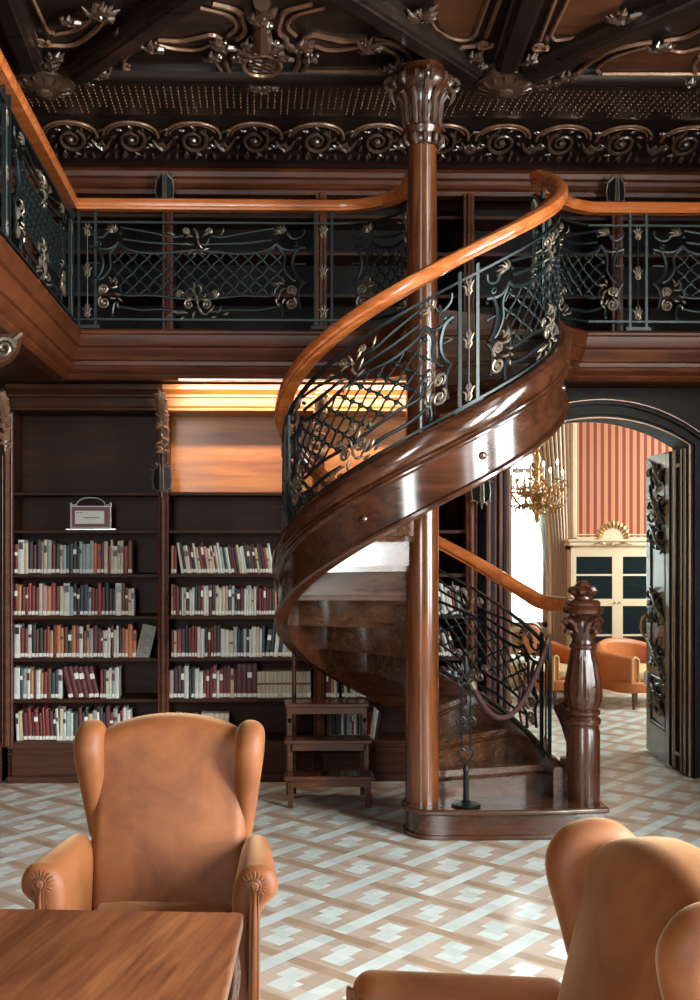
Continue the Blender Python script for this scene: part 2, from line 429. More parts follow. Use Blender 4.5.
for xs, s in ((X1, -1),):
    for y0, y1, d in ((YW + .02, YW + .06, .012), (YW + .08, YW + .10, .02), (YW + .20, YW + .22, .02), (YW + .25, YW + .28, .012)):
        b.box(xs + s * d, xs, y0, y1, 0.02, zsp - .02)
    for z in (.14, zsp - .14): b.box(xs - .02, xs, YW + .10, YW + .20, z - .015, z + .015)
st(b.build('trim_3', 'mahogany_up', smooth=0, bev=.003))
# ---------------------------------------------------------------- gallery: slab with a moulded edge
right0 = at(585, 335, YG).x
left0 = at(77, 330, YG).x
LJ = [(left0, 1.0), (left0, YG), (.58, YG)] + [(.58 + .40 * sin(rad(a)), YG - .40 * (1 - cos(rad(a)))) for a in range(15, 91, 15)] + [(.98, 6.62)]
a7 = 381
LJ2 = [(CX + .12 * cos(rad(a7)), CY + .12 * sin(rad(a7))), (CX + .83 * cos(rad(a7)), CY + .83 * sin(rad(a7)))]
q0 = Vector(LJ2[1]); q1 = Vector((right0, YG))
RJ = [tuple(q0.lerp(q1, t) + Vector((-.03, .04)) * (4 * t * (1 - t))) for t in (0, .17, .33, .5, .67, .83)] + [(right0, YG), (6.5, YG)]
EDGE = LJ + LJ2[:1] + RJ
def z3(p, z): return [(x, y, z) for x, y in p]
def shift(path, d):
    P = [Vector(p) for p in path]; out = []
    for i in range(len(P)):
        a = (P[i] - P[i - 1]).normalized() if i else (P[1] - P[0]).normalized(); c = (P[i + 1] - P[i]).normalized() if i < len(P) - 1 else a
        na, nb = Vector((-a.y, a.x)), Vector((-c.y, c.x)); m = na + nb; m = m / max(.25, m.length_squared / 2); out.append(tuple(P[i] + m * d))
    return out
ins = MB(); ins.extrude(shift(LJ, .1) + [(x, y + .02) for x, y in LJ2[:1]] + shift(RJ, .1) + [(6.5, YBACK), (XL, YBACK), (XL, 1.0)], lambda x, y, d: (x, y, d), ZS + .012, ZG - .035)
# pull the slab in a little behind the mouldings
st(ins.build('floor_gallery', 'mahogany', smooth=0))
prof = [(.0, 3.2), (-.012, 3.185), (-.012, 3.172), (0, 3.16), (.004, 3.095), (.0, 3.085), (.018, 3.075), (.026, 3.05), (.05, 3.02), (.058, 3.0), (.075, 2.99), (.078, 2.965), (.06, 2.955), (.055, 2.935), (.068, 2.918), (.09, 2.905), (.1, 2.885), (.12, 2.87), (.2, 2.87), (.2, 3.2)]
prof = [(a - .02, z) for a, z in prof]
b = MB(); b.sweep(z3(LJ, 0), prof); st(b.build('trim_4', 'cornice_wood', smooth=28))
b = MB(); b.sweep(z3(RJ, 0), prof); st(b.build('trim_5', 'cornice_wood', smooth=28))
b = MB(); b.box(XL, 6.5, 1.0, YBACK, ZG - .035, ZG - .034)
# ---------------------------------------------------------------- cove: border, beaded soffit, carved frieze
cx0 = on(31, 82, 4.66).x; cy0 = 6.80
INN = [(cx0, -2.6), (cx0, cy0), (6.5, cy0)]
cprof = [(0, 4.735), (0, 4.70), (.02, 4.675), (.05, 4.66), (.12, 4.66), (.15, 4.672), (.17, 4.69), (.2, 4.70), (.70, 4.70), (.74, 4.71), (.78, 4.715), (.86, 4.69), (.96, 4.655), (1.06, 4.61), (1.13, 4.565), (1.17, 4.53), (1.25, 4.52), (1.25, 4.735)]
b = MB(); b.sweep(z3(INN, 0), cprof); cove = st(b.build('trim_6', 'ceiling_wood', smooth=35))
b = MB()                                  # beads in rows on the soffit
k = 0; x = cx0 - .45
while x < 4.6:
    n = 9 if k % 5 in (0, 1) else 7
    for j in range(n): b.ell((x, cy0 + .24 + .052 * j, 4.697), (.0062, .008, .008), n=5, m=3)
    x += .0455; k += 1
k = 0; y = cy0
while y > 4.6:
    for j in range(8): b.ell((cx0 - .24 - .05 * j, y, 4.697), (.008, .006, .008), n=5, m=3)
    y -= .0455
b.build('bead_rows', 'gilded_edge', cove, smooth=60)
# scrollwork of the frieze: a rosette spiral under an arch, leaves between
def fz(s, t):                             # s along the wall, t 0..1 up the carved slope
    d = 1.16 - .40 * t; z = 4.535 + .16 * t + .03 * sin(pi * t)
    return Vector((s, cy0 + d - .012, z - .012 * (1 - t)))
def leaf(b, mp, u, v, a, L, w, n=6):
    b.tube([mp(u + L * q * cos(a), v + L * q * sin(a)) for q in (0, .3, .65, 1)], [w * .35, w, w * .8, w * .12], n)
sx = [71, 131.5, 193.5, 254.5, 316, 377, 440, 501, 561, 621, 685, 745]
b = MB(); b2 = MB()
for i, px in enumerate(sx):
    s = at(px, 145, cy0 + 1.0).x; mp = lambda u, v, s=s: fz(s + u, .47 + v / .42)
    sgn = -1 if px > 470 else 1
    b.tube([mp(sgn * .195 * cos(rad(a)), .015 + .155 * sin(rad(a))) for a in range(-5, 190, 15)], .011, 6)
    b.tube([mp(sgn * .17 * cos(rad(a)), .01 + .13 * sin(rad(a))) for a in range(20, 180, 15)], .006, 5)
    b2.tube([mp(sgn * u, v) for u, v in spiral(0, -.02, .105, 1.9, rad(60), -1, 14)], [.017, .012, .006], 6)
    b2.ell(mp(0, -.02), .026, n=8, m=5)
    for k in range(9): leaf(b2, mp, .115 * cos(rad(40 * k)), -.02 + .105 * sin(rad(40 * k)), rad(40 * k + 50 * sgn), .05, .012)
    for k in range(5): leaf(b2, mp, sgn * (.12 + .03 * k), -.05 - .01 * k, rad(-40 + 38 * k) if sgn > 0 else rad(220 - 38 * k), .06, .014)
    for k in range(6): leaf(b2, mp, -.2 + .07 * k, -.17, rad(60 + 20 * (k % 3)), .045, .012)
    b2.tube([mp(sgn * (.15 + .14 * q), -.02 - .08 * sin(pi * q)) for q in (0, .25, .5, .75, 1)], [.006, .018, .02, .016, .006], 6)
    if i % 1 == 0:
        for k in range(4): leaf(b2, mp, sgn * (.19 + .015 * k), .02 + .02 * k, rad(100 - 30 * k), .05, .01)
b.build('arch_moulding', 'gilded_edge', cove); b2.build('carved_scrolls', 'carved', cove)
# cornice on top of the gallery bookcases
yc = 8.06
cp = [(0, 4.545), (0, 4.52), (.02, 4.505), (.028, 4.47), (.05, 4.455), (.06, 4.43), (.055, 4.40), (.075, 4.385), (.085, 4.355), (.2, 4.355), (.2, 4.545)]
b = MB(); b.sweep([(XL, yc, 0), (6.5, yc, 0)], cp); st(b.build('trim_7', 'cornice_wood', smooth=30))
# boss mouldings where the ceiling ribs meet the border
def boss(px, py, r, squash=1):
    c = on(px, py, 4.665); b = MB()
    b.lathe([(0, -.06), (r * .45, -.055), (r * .7, -.04), (r * .8, -.02), (r * .98, -.012), (r, .01), (r, .06)], 28, (c.x, c.y, c.z))
    for k in range(14):
        a = 2 * pi * k / 14; b.tube([(c.x + r * q * cos(a), c.y + r * q * sin(a), c.z - .045 + .02 * q) for q in (.35, .6, .85)], [.006, .018, .006], 5)
    b.ell((c.x, c.y, c.z - .06), (r * .3, r * .3, .03)); b.build('boss', 'carved', ceil)
boss(505, 84, .20); boss(44, 84, .20)
# ribs
def rib(p, q, w, mat='ceiling_wood', z=4.60):
    A, B = on(p[0], p[1], z), on(q[0], q[1], z); d = (B - A); d.normalize(); B = B + d * 1.2
    b = MB(); w2 = w / 2
    pr = [(-w2, .12), (-w2, .075), (-w2 * .86, .06), (-w2 * .8, .02), (-w2 * .55, .012), (-w2 * .5, 0), (w2 * .5, 0), (w2 * .55, .012), (w2 * .8, .02), (w2 * .86, .06), (w2, .075), (w2, .12)]
    b.sweep([A, B], pr); b.build('ceiling_rib', mat, ceil, smooth=20)
rib((472, 82), (345, 2), .17); rib((530, 82), (700, 8), .17); rib((507, 74), (531, 4), .17)
rib((80, 82), (196, 2), .17); rib((30, 74), (8, 20), .17)
# panel mouldings and carving, traced on the plane of the ceiling
zp = 4.708
def trc(b, pts, r=.014, n=5, z=zp, sm=6):
    P = [on(x, y, z) for x, y in pts]; P = crom(P, sm) if len(P) > 2 else P; b.tube(P, r, n)
bm = MB(); bc = MB()
def volute(px, py, r=.05, d=1, a=0):
    c = on(px, py, zp); bm.tube([(c.x + u, c.y + v, zp - .012) for u, v in spiral(0, 0, r, 1.6, a, d, 12)], [.014, .01, .006], 6); bc.ell((c.x, c.y, zp - .012), .016)
def sprig(px, py, s=.09, n=9):
    c = on(px, py, zp); q = random.Random(int(px * 7 + py))
    for k in range(n):
        a = q.uniform(0, 2 * pi); l = s * q.uniform(.5, 1.2)
        bc.tube([(c.x + l * t * cos(a + t * .7), c.y + l * t * sin(a + t * .7), zp - .02 - .025 * sin(pi * t)) for t in (0, .35, .7, 1)], [.008, .02, .016, .004], 6)
    for k in range(4): bc.ell((c.x + q.uniform(-s, s) * .6, c.y + q.uniform(-s, s) * .6, zp - .03), q.uniform(.012, .022))
for mir in (0, 1):
    mx = (lambda x: 524 - x) if mir else (lambda x: x)
    T = lambda pts, r=.014: trc(bm, [(mx(x), y) for x, y in pts], r)
    T([(126, 80), (113, 78), (110, 71), (111, 61), (120, 49), (138, 42), (150, 40)], .017)
    T([(136, 72), (126, 69), (123, 67), (126, 57), (140, 49), (154, 45)], .012)
    T([(136, 72), (218, 72)], .013); T([(131, 80), (240, 80)], .017); T([(134, 76), (230, 76)], .008)
    T([(158, 40), (180, 41), (200, 37), (212, 35), (221, 39)], .015); T([(158, 45), (176, 49), (196, 50), (212, 45), (222, 42)], .012)
    T([(217, 46), (213, 57), (221, 71)], .012); T([(228, 47), (225, 60), (231, 73), (242, 78)], .016)
    T([(237, 40), (245, 32), (243, 20), (238, 11), (212, 4)], .016); T([(228, 36), (236, 28), (234, 20), (224, 14), (200, 8)], .012)
    for x, y in ((154, 42), (225, 41)): sprig(mx(x), y, .1, 10)
    volute(mx(127), 79, .05, -1 if mir else 1); volute(mx(243), 78, .045, 1 if mir else -1)
    for x, y in ((240, 52), (248, 40), (100, 70), (90, 76)): sprig(mx(x), y, .07, 6)
# tablet of the middle
c = on(262, 61, zp)
bm.tube([(c.x + .115 * cos(rad(a)), c.y + .15 * sin(rad(a)), zp - .03) for a in range(0, 360, 15)], .014, 6, True)
bc.ell((c.x, c.y, zp), (.105, .14, .03))
for k in range(4):
    yy = c.y - .08 + .05 * k; bc.tube([(c.x - .08 + .02 * j, yy + .012 * sin(j * 1.9 + k), zp - .034) for j in range(9)], .008, 5)
for x, y in ((262, 84), (255, 82), (270, 82), (250, 46), (275, 46), (262, 40), (260, 28), (265, 22), (258, 14), (266, 8), (262, 33)): sprig(x, y, .075, 8)
bc.tube([on(262, y, zp - .02) for y in (2, 15, 28, 44)], [.05, .03, .05, .07], 8)
# panel upper left
T = lambda pts, r=.014: trc(bm, pts, r)
T([(18, -2), (35, 37)], .016); T([(32, -2), (47, 29), (54, 33)], .012); T([(46, 45), (72, 45), (92, 33), (108, 16)], .016); T([(54, 35), (75, 30), (92, 18), (98, 6)], .012)
volute(40, 40, .05); sprig(103, 8, .11, 12); sprig(55, 52, .07, 7); sprig(50, 60, .06, 6)
# panels either side of the straight rib
T([(407, 13), (422, 32), (445, 46), (472, 46), (484, 42)], .017); T([(427, 13), (437, 30), (455, 39), (470, 39), (477, 32)], .012)
T([(477, 31), (489, -2)], .012); T([(486, 37), (501, -2)], .014); volute(484, 43, .05); sprig(424, 10, .11, 12); sprig(474, 52, .07, 7); sprig(480, 62, .06, 6)
T([(375, 2), (392, 20), (405, 16)], .012)
T([(540, 40), (556, -2)], .014); T([(551, 35), (569, -2)], .012); T([(545, 49), (575, 49), (602, 37), (622, 21), (640, 9), (664, -2)], .017)
T([(551, 35), (556, 40), (575, 37), (600, 27), (619, 13)], .012); volute(539, 45, .05); sprig(625, 12, .11, 12); sprig(530, 55, .07, 7); sprig(528, 64, .06, 6)
# panel on the right
T([(579, 82), (577, 75), (586, 65), (607, 52), (632, 45), (652, 42)], .017); T([(600, 73), (597, 68), (612, 58), (636, 50), (652, 47)], .012)
T([(602, 74), (705, 74)], .013); T([(596, 82), (705, 82)], .017); T([(600, 78), (705, 78)], .008)
T([(664, 41), (685, 37), (703, 28)], .015); T([(662, 47), (680, 52), (703, 47)], .012); T([(697, 76), (694, 66), (700, 56)], .012)
volute(590, 80, .05); sprig(656, 42, .1, 10)
for x, y in ((552, 77), (562, 73), (543, 80), (572, 70), (690, 78), (400, 60), (388, 66), (310, 52), (214, 52), (120, 30), (70, 15)): sprig(x, y, .07, 6)
bm.build('panel_moulding', 'gilded_edge', ceil); bc.build('carved_leaves', 'carved', ceil)
b = MB()
for pts in ([(432, -4), (440, 30), (456, 38), (470, 38), (476, 31), (488, -4)], [(570, -4), (553, 35), (575, 36), (600, 26), (617, 13), (626, -4)], [(604, 72), (600, 68), (614, 59), (638, 51), (656, 48), (680, 54), (703, 50), (703, 73)]):
    b.extrude([tuple(on(x, y, zp))[:2] for x, y in pts], lambda x, y, d: (x, y, 4.722 + d), -.006, .01)
b.build('panel_field', 'field_wood', ceil, smooth=0)
# ---------------------------------------------------------------- wrought iron panel, drawn flat then bent to its place
def panel_items(W):
    hw = W / 2; k = hw / .79
    it = {'scroll_bars': [], 'lattice': [], 'shell_ornament': [[], []], 'volute_ornament': [[], [], [], []], 'leaf_spray': [[], []], 'centre_ornament': [[], []]}
    P = lambda cx, cy: ((cx - 110) / 580 * k, (489 - cy) / 580)
    for sg in (1, -1):
        S = lambda pts: [(sg * P(*p)[0], P(*p)[1]) for p in pts]
        B = it['scroll_bars']
        for pts, r in (([(110, 208), (190, 215), (300, 223), (400, 207), (437, 182)], .009), ([(125, 186), (200, 183), (300, 180), (420, 166)], .008),
                       ([(170, 152), (215, 156), (300, 140), (430, 119)], .007), ([(485, 138), (500, 158), (525, 160), (552, 145), (556, 122)], .007),
                       ([(438, 180), (470, 203), (510, 206), (556, 194)], .009), ([(560, 195), (525, 206), (506, 245), (508, 285), (528, 318), (548, 333)], .011),
                       ([(446, 192), (474, 230), (472, 280), (498, 318), (520, 330)], .008), ([(556, 335), (536, 358), (530, 395), (540, 440)], .008),
                       ([(110, 408), (185, 402), (300, 391), (415, 391), (433, 365), (450, 345)], .008), ([(170, 455), (260, 447), (350, 449), (432, 436), (452, 420), (463, 450), (463, 468)], .008),
                       ([(515, 262), (560, 262)], .006)):
            B.append(('t', crom([Vector((a, c, 0)) for a, c in S(pts)], 5), r * 1.2))
        e = 0 if sg > 0 else 1
        sh = it['shell_ornament'][e]; c = P(461, 140)
        for j in range(6):
            a = rad(20 + 28 * j); sh.append(('l', sg * c[0], c[1], a if sg > 0 else pi - a, .062 if 0 < j < 5 else .05, .012))
        for dx in (-.05, .05): B.append(('b', sg * (c[0] + dx), c[1] - .005, .013))
        B.append(('ring', sg * P(520, 183)[0], P(520, 183)[1], .014))
        B.append(('b', sg * P(440, 188)[0], P(440, 188)[1], .011)); B.append(('b', sg * P(556, 210)[0], P(556, 210)[1], .011))
        for kk, (x, y, r, d, a) in enumerate(((500, 368, .036, 1, -60), (500, 420, .042, -1, 60))):
            vo = it['volute_ornament'][e * 2 + kk]; c = P(x, y); vo.append(('t', [Vector((sg * u, v, 0)) for u, v in spiral(c[0], c[1], r, 1.7, rad(a), d, 11)], [.011, .009, .006])); vo.append(('b', sg * c[0], c[1], .011))
        for (x, y, a, l) in ((470, 345, 150, .07), (450, 355, 120, .06), (475, 360, 200, .07), (455, 380, 230, .06), (440, 400, 250, .05), (470, 338, 90, .05), (478, 400, 215, .06), (440, 420, 290, .05)):
            c = P(x, y); a = rad(a); it['leaf_spray'][e].append(('l', sg * c[0], c[1], a if sg > 0 else pi - a, l * .85, .011))
        B.append(('b', sg * P(463, 472)[0], P(463, 472)[1], .014))
        co = it['centre_ornament'][0]
        c = P(160, 133); co.append(('t', [Vector((sg * u, v, 0)) for u, v in spiral(c[0], c[1], .026, 1.4, rad(-120), -1, 10)], [.009, .006])); co.append(('b', sg * c[0], c[1], .012))
        for (x, y, a, l) in ((205, 150, 40, .06), (130, 155, 20, .05), (125, 205, -20, .06), (140, 190, 30, .06), (120, 215, -60, .04)):
            c = P(x, y); a = rad(a); co.append(('l', sg * c[0], c[1], a if sg > 0 else pi - a, l, .01))
        cb = it['centre_ornament'][1]
        for (x, y, r, d, a) in ((146, 426, .035, -1, 120), (182, 383, .026, 1, -90)):
            c = P(x, y); cb.append(('t', [Vector((sg * u, v, 0)) for u, v in spiral(c[0], c[1], r, 1.6, rad(a), d, 11)], [.01, .006])); cb.append(('b', sg * c[0], c[1], .01))
        for (x, y, a, l) in ((120, 380, 60, .06), (130, 405, 30, .05), (150, 462, 20, .08), (190, 462, 30, .06), (215, 470, 0, .05), (120, 455, -50, .06), (165, 478, -20, .04), (125, 365, 110, .05)):
            c = P(x, y); a = rad(a); cb.append(('l', sg * c[0], c[1], a if sg > 0 else pi - a, l, .011))
    it['centre_ornament'][0] += [('l', 0, .575, pi / 2, .07, .012), ('l', 0, .56, -pi / 2, .08, .012), ('b', 0, .575, .014)]
    it['centre_ornament'][1] += [('l', 0, .12, pi / 2, .09, .012), ('l', 0, .12, -pi / 2, .1, .012), ('b', 0, .12, .014)]
    # lattice of crossing wires with rosettes, between the drawn borders
    top = [P(x, y) for x, y in ((110, 208), (190, 215), (300, 223), (400, 207), (437, 182), (470, 225))]; bot = [P(x, y) for x, y in ((110, 408), (185, 402), (300, 391), (415, 391), (440, 360), (470, 290))]
    def lim(u, tab):
        u = abs(u)
        for i in range(len(tab) - 1):
            if tab[i][0] <= u <= tab[i + 1][0]: f = (u - tab[i][0]) / (tab[i + 1][0] - tab[i][0]); return tab[i][1] + (tab[i + 1][1] - tab[i][1]) * f
        return None
    pit = .1; n = int(W / pit) + 12; um = P(466, 0)[0]
    for d in (1, -1):
        for i in range(-n, n):
            run = []
            for j in range(0, 29):
                v = .10 + .45 * j / 28; u = i * pit + .05 + d * (v - .32); u += .006 * sin((v) / .1 * 2 * pi)
                ok = abs(u) < um and lim(u, bot) is not None and lim(u, bot) <= v <= lim(u, top)
                if ok: run.append(Vector((u, v, 0)))
                if (not ok or j == 28) and run:
                    if len(run) > 1: it['lattice'].append(('t', run[::2] + ([run[-1]] if len(run) % 2 == 0 else []), .0062))
                    run = []
    for j in range(-3, 4):
        for i in range(-n, n):
            u = i * pit / 2 + .05; v = .32 + j * pit / 2
            if (i + j) % 2: continue
            if abs(u) < um - .02 and lim(u, bot) and lim(u, bot) + .01 < v < lim(u, top) - .01: it['lattice'].append(('b', u, v, .0165))
    return it
def draw(b, items, m):
    for q in items:
        if q[0] == 't':
            P = [m(p.x, p.y, 0) for p in q[1]]; b.tube(P, q[2], 6)
        elif q[0] == 'b':
            b.ell(m(q[1], q[2], 0), q[3], n=6, m=4)
        elif q[0] == 'ring':
            b.tube([m(q[1] + q[3] * cos(rad(a)), q[2] + q[3] * sin(rad(a)), 0) for a in range(0, 360, 36)], .005, 5, True)
        else:
            _, u, v, a, L, w = q
            b.tube([m(u + L * t * cos(a + .5 * t), v + L * t * sin(a + .5 * t), .012 * sin(pi * t)) for t in (0, .35, .7, 1)], [w * .4, w * .8, w * .65, w * .2], 6)
def iron_panel(parent, o, W, m):
    it = panel_items(W)
    b = MB(); draw(b, it['scroll_bars'], m); p = b.build('iron_panel', 'iron', parent, o)
    b = MB(); draw(b, it['lattice'], m); b.build('lattice', 'iron', p, o)
    for nm in ('shell_ornament', 'volute_ornament', 'leaf_spray', 'centre_ornament'):
        for q in it[nm]:
            b = MB(); draw(b, q, m); b.build(nm, 'bronze', p, o)
def iron_posts(parent, o, m, gap=.115, lo=-.05, hi=.75):
    """a pair of square uprights with a leafed spindle between them; m(u, v, d)"""
    for s in (-1, 1):
        b = MB()
        v = [m(s * gap / 2 + a, c, d) for c in (lo, hi) for a in (-.009, .009) for d in (-.009, .009)]
        b.add(v, [(0, 1, 3, 2), (4, 6, 7, 5), (0, 4, 5, 1), (2, 3, 7, 6), (0, 2, 6, 4), (1, 5, 7, 3)])
        b.build('post', 'iron', parent, o, smooth=0)
    b = MB(); b.tube([m(0, v, 0) for v in (.02, .2, .45, .65)], .006, 6)
    q = b.build('spindle', 'iron', parent, o)
    for v in (.05, .33, .61):
        b = MB(); b.ell(m(0, v, 0), (.012, .012, .022), n=6, m=4)
        for s in (-1, 1):
            b.tube([m(s * x, v + y, 0) for x, y in ((.004, -.035), (.016, -.02), (.012, .0), (.02, .02), (.034, .03))], [.004, .008, .007, .007, .003], 6)
            b.tube([m(s * x, v + y, 0) for x, y in ((.003, .02), (.012, .04), (.008, .06))], [.005, .008, .003], 6)
        b.build('leaf_ornament', 'bronze', q, o)
    b = MB(); v = [m(a, c, d) for c in (lo - .012, lo + .012) for a in (-gap / 2 - .03, gap / 2 + .03) for d in (-.016, .016)]
    b.add(v, [(0, 1, 3, 2), (4, 6, 7, 5), (0, 4, 5, 1), (2, 3, 7, 6), (0, 2, 6, 4), (1, 5, 7, 3)]); b.build('foot_plate', 'iron', parent, o, smooth=0)
HR = [(-.046, -.012), (-.05, .012), (-.042, .034), (-.022, .046), (0, .05), (.022, .046), (.042, .034), (.05, .012), (.046, -.012), (.036, -.022), (.036, -.036), (-.036, -.036), (-.036, -.022)]
BAR = [(-.014, -.007), (-.014, .007), (.014, .007), (.014, -.007)]
def path_map(pts, off, z):
    """u along a polyline from its start -> point"""
    P = [Vector((x, y, 0)) for x, y in pts]; L = [0]
    for i in range(1, len(P)): L.append(L[-1] + (P[i] - P[i - 1]).length)
    def m(u, v, d):
        s = min(max(u + off, 0), L[-1] - 1e-6)
        for i in range(len(P) - 1):
            if L[i] <= s <= L[i + 1]:
                f = (s - L[i]) / max(1e-9, L[i + 1] - L[i]); p = P[i].lerp(P[i + 1], f); t = (P[i + 1] - P[i]).normalized()
                return Vector((p.x + t.y * d, p.y - t.x * d, z + v))
    return m, L[-1]
zb = 3.275                                # lower bar of the gallery railings
def railing(label, pts, panels, posts, hand, o):
    r = thing('gallery_railing', label, 'railing', o, group='railings of the gallery')
    b = MB(); b.sweep([(x, y, 4.065) for x, y in hand], HR); b.build('handrail', 'rail_wood', r, o)
    for nm, z in (('bottom_bar', zb), ('top_bar', zb + .67)):
        b = MB(); b.sweep([(x, y, z) for x, y in pts], BAR); b.build(nm, 'iron', r, o, smooth=20)
    for c, w in panels:
        m, L = path_map(pts, c, zb); iron_panel(r, o, w, m)
    for c in posts:
        m, L = path_map(pts, c, zb); iron_posts(r, o, m, hi=.76)
    return r
e = .035
xl = left0 - e; yg = YG + e
railing('long side railing of scrolled ironwork running towards the camera along the side gallery', [(xl, 3.6), (xl, yg)], [(.95, 1.6), (2.82, 1.6)], [.06, 1.88, yg - 3.6 - .06], [(xl, 3.6), (xl, yg)], (xl, 5.2, ZG))
lj = [(xl, yg), (.58, yg)] + [(.58 + (.40 + e) * sin(rad(a)), yg - (.40 + e) * (1 - cos(rad(a)))) for a in range(15, 91, 15)] + [(.98 + e, 6.66)]
p320, p345 = at(325, 300, yg).x - xl, .6
railing('back railing of scrolled ironwork above the bookcases, bending in to the column', lj, [(.86, 1.52), (p320 + .75, 1.15)], [.1, p320 - .01], lj, (0, yg, ZG))
xr0 = right0 + .03
rj = [(RJ[0][0] - .02, RJ[0][1] + .03)] + [(x - .03, y + .03) for x, y in RJ[1:6]] + [(xr0, yg), (5.4, yg)]
m_, Lr = path_map(rj, 0, 0)
l0 = Lr - (5.4 - at(638, 300, yg).x)
railing('straight railing of scrolled ironwork over the arched doorway', rj, [(l0 - .70, 1.22), (l0 + .87, 1.56)], [l0, l0 + 1.74], [(RJ[3][0] - .03, RJ[3][1] + .03)] + [(x - .03, y + .03) for x, y in RJ[4:6]] + [(xr0, yg), (5.4, yg)], (xr0, yg, ZG))
# ---------------------------------------------------------------- column
colm = thing('column', 'slender round wooden column rising through the spiral stair to a carved capital', 'column', (CX, CY, 0)); colm['kind'] = 'thing'
o = (CX, CY, 0)
b = MB(); b.lathe([(.1, .178), (.1, .3), (.1, 2.4), (.094, 3.2), (.086, 4.16)], 32, o); b.build('shaft', 'column_wood', colm, o)
b = MB(); b.lathe([(.086, 4.12), (.1, 4.125), (.108, 4.14), (.112, 4.16), (.106, 4.18), (.108, 4.2), (.118, 4.215), (.12, 4.225), (.1, 4.235), (.098, 4.30), (.105, 4.38), (.118, 4.42), (.135, 4.45), (.165, 4.475), (.172, 4.50), (.168, 4.53), (.15, 4.55), (.14, 4.57), (.13, 4.60)], 32, o); cap = b.build('capital', 'mahogany_up', colm, o)
b = MB()
for k in range(12):
    a = 2 * pi * k / 12
    def q(r, z, da=0): return (CX + r * cos(a + da), CY + r * sin(a + da), z)
    b.tube([q(.1, 4.12), q(.125, 4.135), q(.128, 4.165), q(.112, 4.19)], [.008, .016, .015, .006], 6)
    b.tube([q(.105, 4.24), q(.106, 4.32), q(.118, 4.40), q(.15, 4.44), q(.165, 4.42)], [.012, .02, .018, .014, .006], 6)
    b.tube([q(.16, 4.47, .2), q(.178, 4.49, .2), q(.176, 4.52, .2), q(.15, 4.545, .2)], [.008, .017, .017, .008], 6)
    if k % 3 == 0:
        b.tube([q(.19 + .032 * cos(t), 4.5 + .035 * sin(t)) for t in [x * .6 for x in range(11)]], [.016, .02, .012], 6)
        b.tube([q(.19, 4.46), q(.185, 4.42), q(.165, 4.38)], [.018, .016, .004], 6)
    b.tube([q(.1, 4.27, .26), q(.112, 4.34, .26), q(.118, 4.37, .26)], [.006, .014, .004], 6)
b.build('capital_leaves', 'carved', cap, o)
# ---------------------------------------------------------------- spiral staircase
RS, ST = .178, 22.9
zt = lambda th: RS * (2 + (th - 15) / ST)
RO, RIN = .862, .105
def shr(th): return -.036 * min(1, max(0, (th - 235) / 100))
def pol(r, th, z): return (CX + r * cos(rad(th)), CY + r * sin(rad(th)), z)
stair = thing('spiral_staircase', 'dark wooden spiral staircase with scrolled iron railing winding round the column', 'staircase', o)
nx, ny = CX + .985, CY + .02             # newel
# foot step with a rounded end under the column
fp = [(CX + .03 + .155 * cos(rad(a)), CY - .02 + .2 * sin(rad(a))) for a in range(95, 271, 16)]
fp += [(CX + .3, CY - .235), (CX + .75, CY - .225), (nx + .10, CY - .18), (nx + .105, CY + .16), (CX + .85, CY + .42), (CX + .35, CY + .3)]
def inset(poly, d):
    n = len(poly); c = sum((Vector(p) for p in poly), Vector((0, 0))) / n; out = []
    for i in range(n):
        a = Vector(poly[i]) - Vector(poly[i - 1]); e_ = Vector(poly[(i + 1) % n]) - Vector(poly[i])
        t = a.normalized() + e_.normalized(); nn = Vector((-t.y, t.x)).normalized(); out.append(tuple(Vector(poly[i]) + nn * d))
    return out
xyz = lambda x, y, d: (x, y, d)
b = MB(); b.extrude(inset(fp, .022), xyz, 0.0, .145); b.build('foot_step', 'stair_wood', stair, o, smooth=30)
b = MB(); b.extrude(fp, xyz, .143, .178); b.build('foot_tread', 'tread_wood', stair, o, smooth=30, bev=.012)
b = MB(); b.extrude(inset(fp, .008), xyz, 0.0, .03); b.build('foot_moulding', 'stair_wood', stair, o, smooth=30, bev=.006)
for k in range(1, 17):
    t0 = 15 + ST * (k - 1); t1 = t0 + ST; z = RS * (k + 1)
    b = MB(); n = 6; v = []
    for i in range(n + 1):
        th = t0 - 1.5 + (t1 - t0 + 3) * i / n
        for r, zz in ((RIN - .03, z), (RO - .045 + shr(th), z), (RO - .045 + shr(th), z - .034), (RIN - .03, z - .034)): v.append(pol(r, th, zz))
    f = [(i * 4 + j, i * 4 + (j + 1) % 4, (i + 1) * 4 + (j + 1) % 4, (i + 1) * 4 + j) for i in range(n) for j in range(4)] + [(3, 2, 1, 0), (n * 4, n * 4 + 1, n * 4 + 2, n * 4 + 3)]
    b.add(v, f); tr = b.build('tread', 'tread_wood', stair, o, smooth=20)
    b = MB(); a = rad(t0); u = Vector((cos(a), sin(a), 0)); w = Vector((-sin(a), cos(a), 0)); c = Vector((CX, CY, 0))
    v = [c + u * r + w * q + Vector((0, 0, zz)) for r in (RIN - .02, RO - .045 + shr(t0)) for q in (0, .022) for zz in (z - RS, z - .034)]
    b.add(v, [(0, 1, 3, 2), (4, 6, 7, 5), (0, 4, 5, 1), (2, 3, 7, 6), (0, 2, 6, 4), (1, 5, 7, 3)]); b.build('riser', 'tread_wood', stair, o, smooth=0)
    b = MB(); b.tube([c + u * (RIN - .02) + w * -.018 + Vector((0, 0, z - .05)), c + u * (RO - .06 + shr(t0)) + w * -.006 + Vector((0, 0, z - .05))], .012, 6); b.build('cove_strip', 'stair_wood', tr, o)
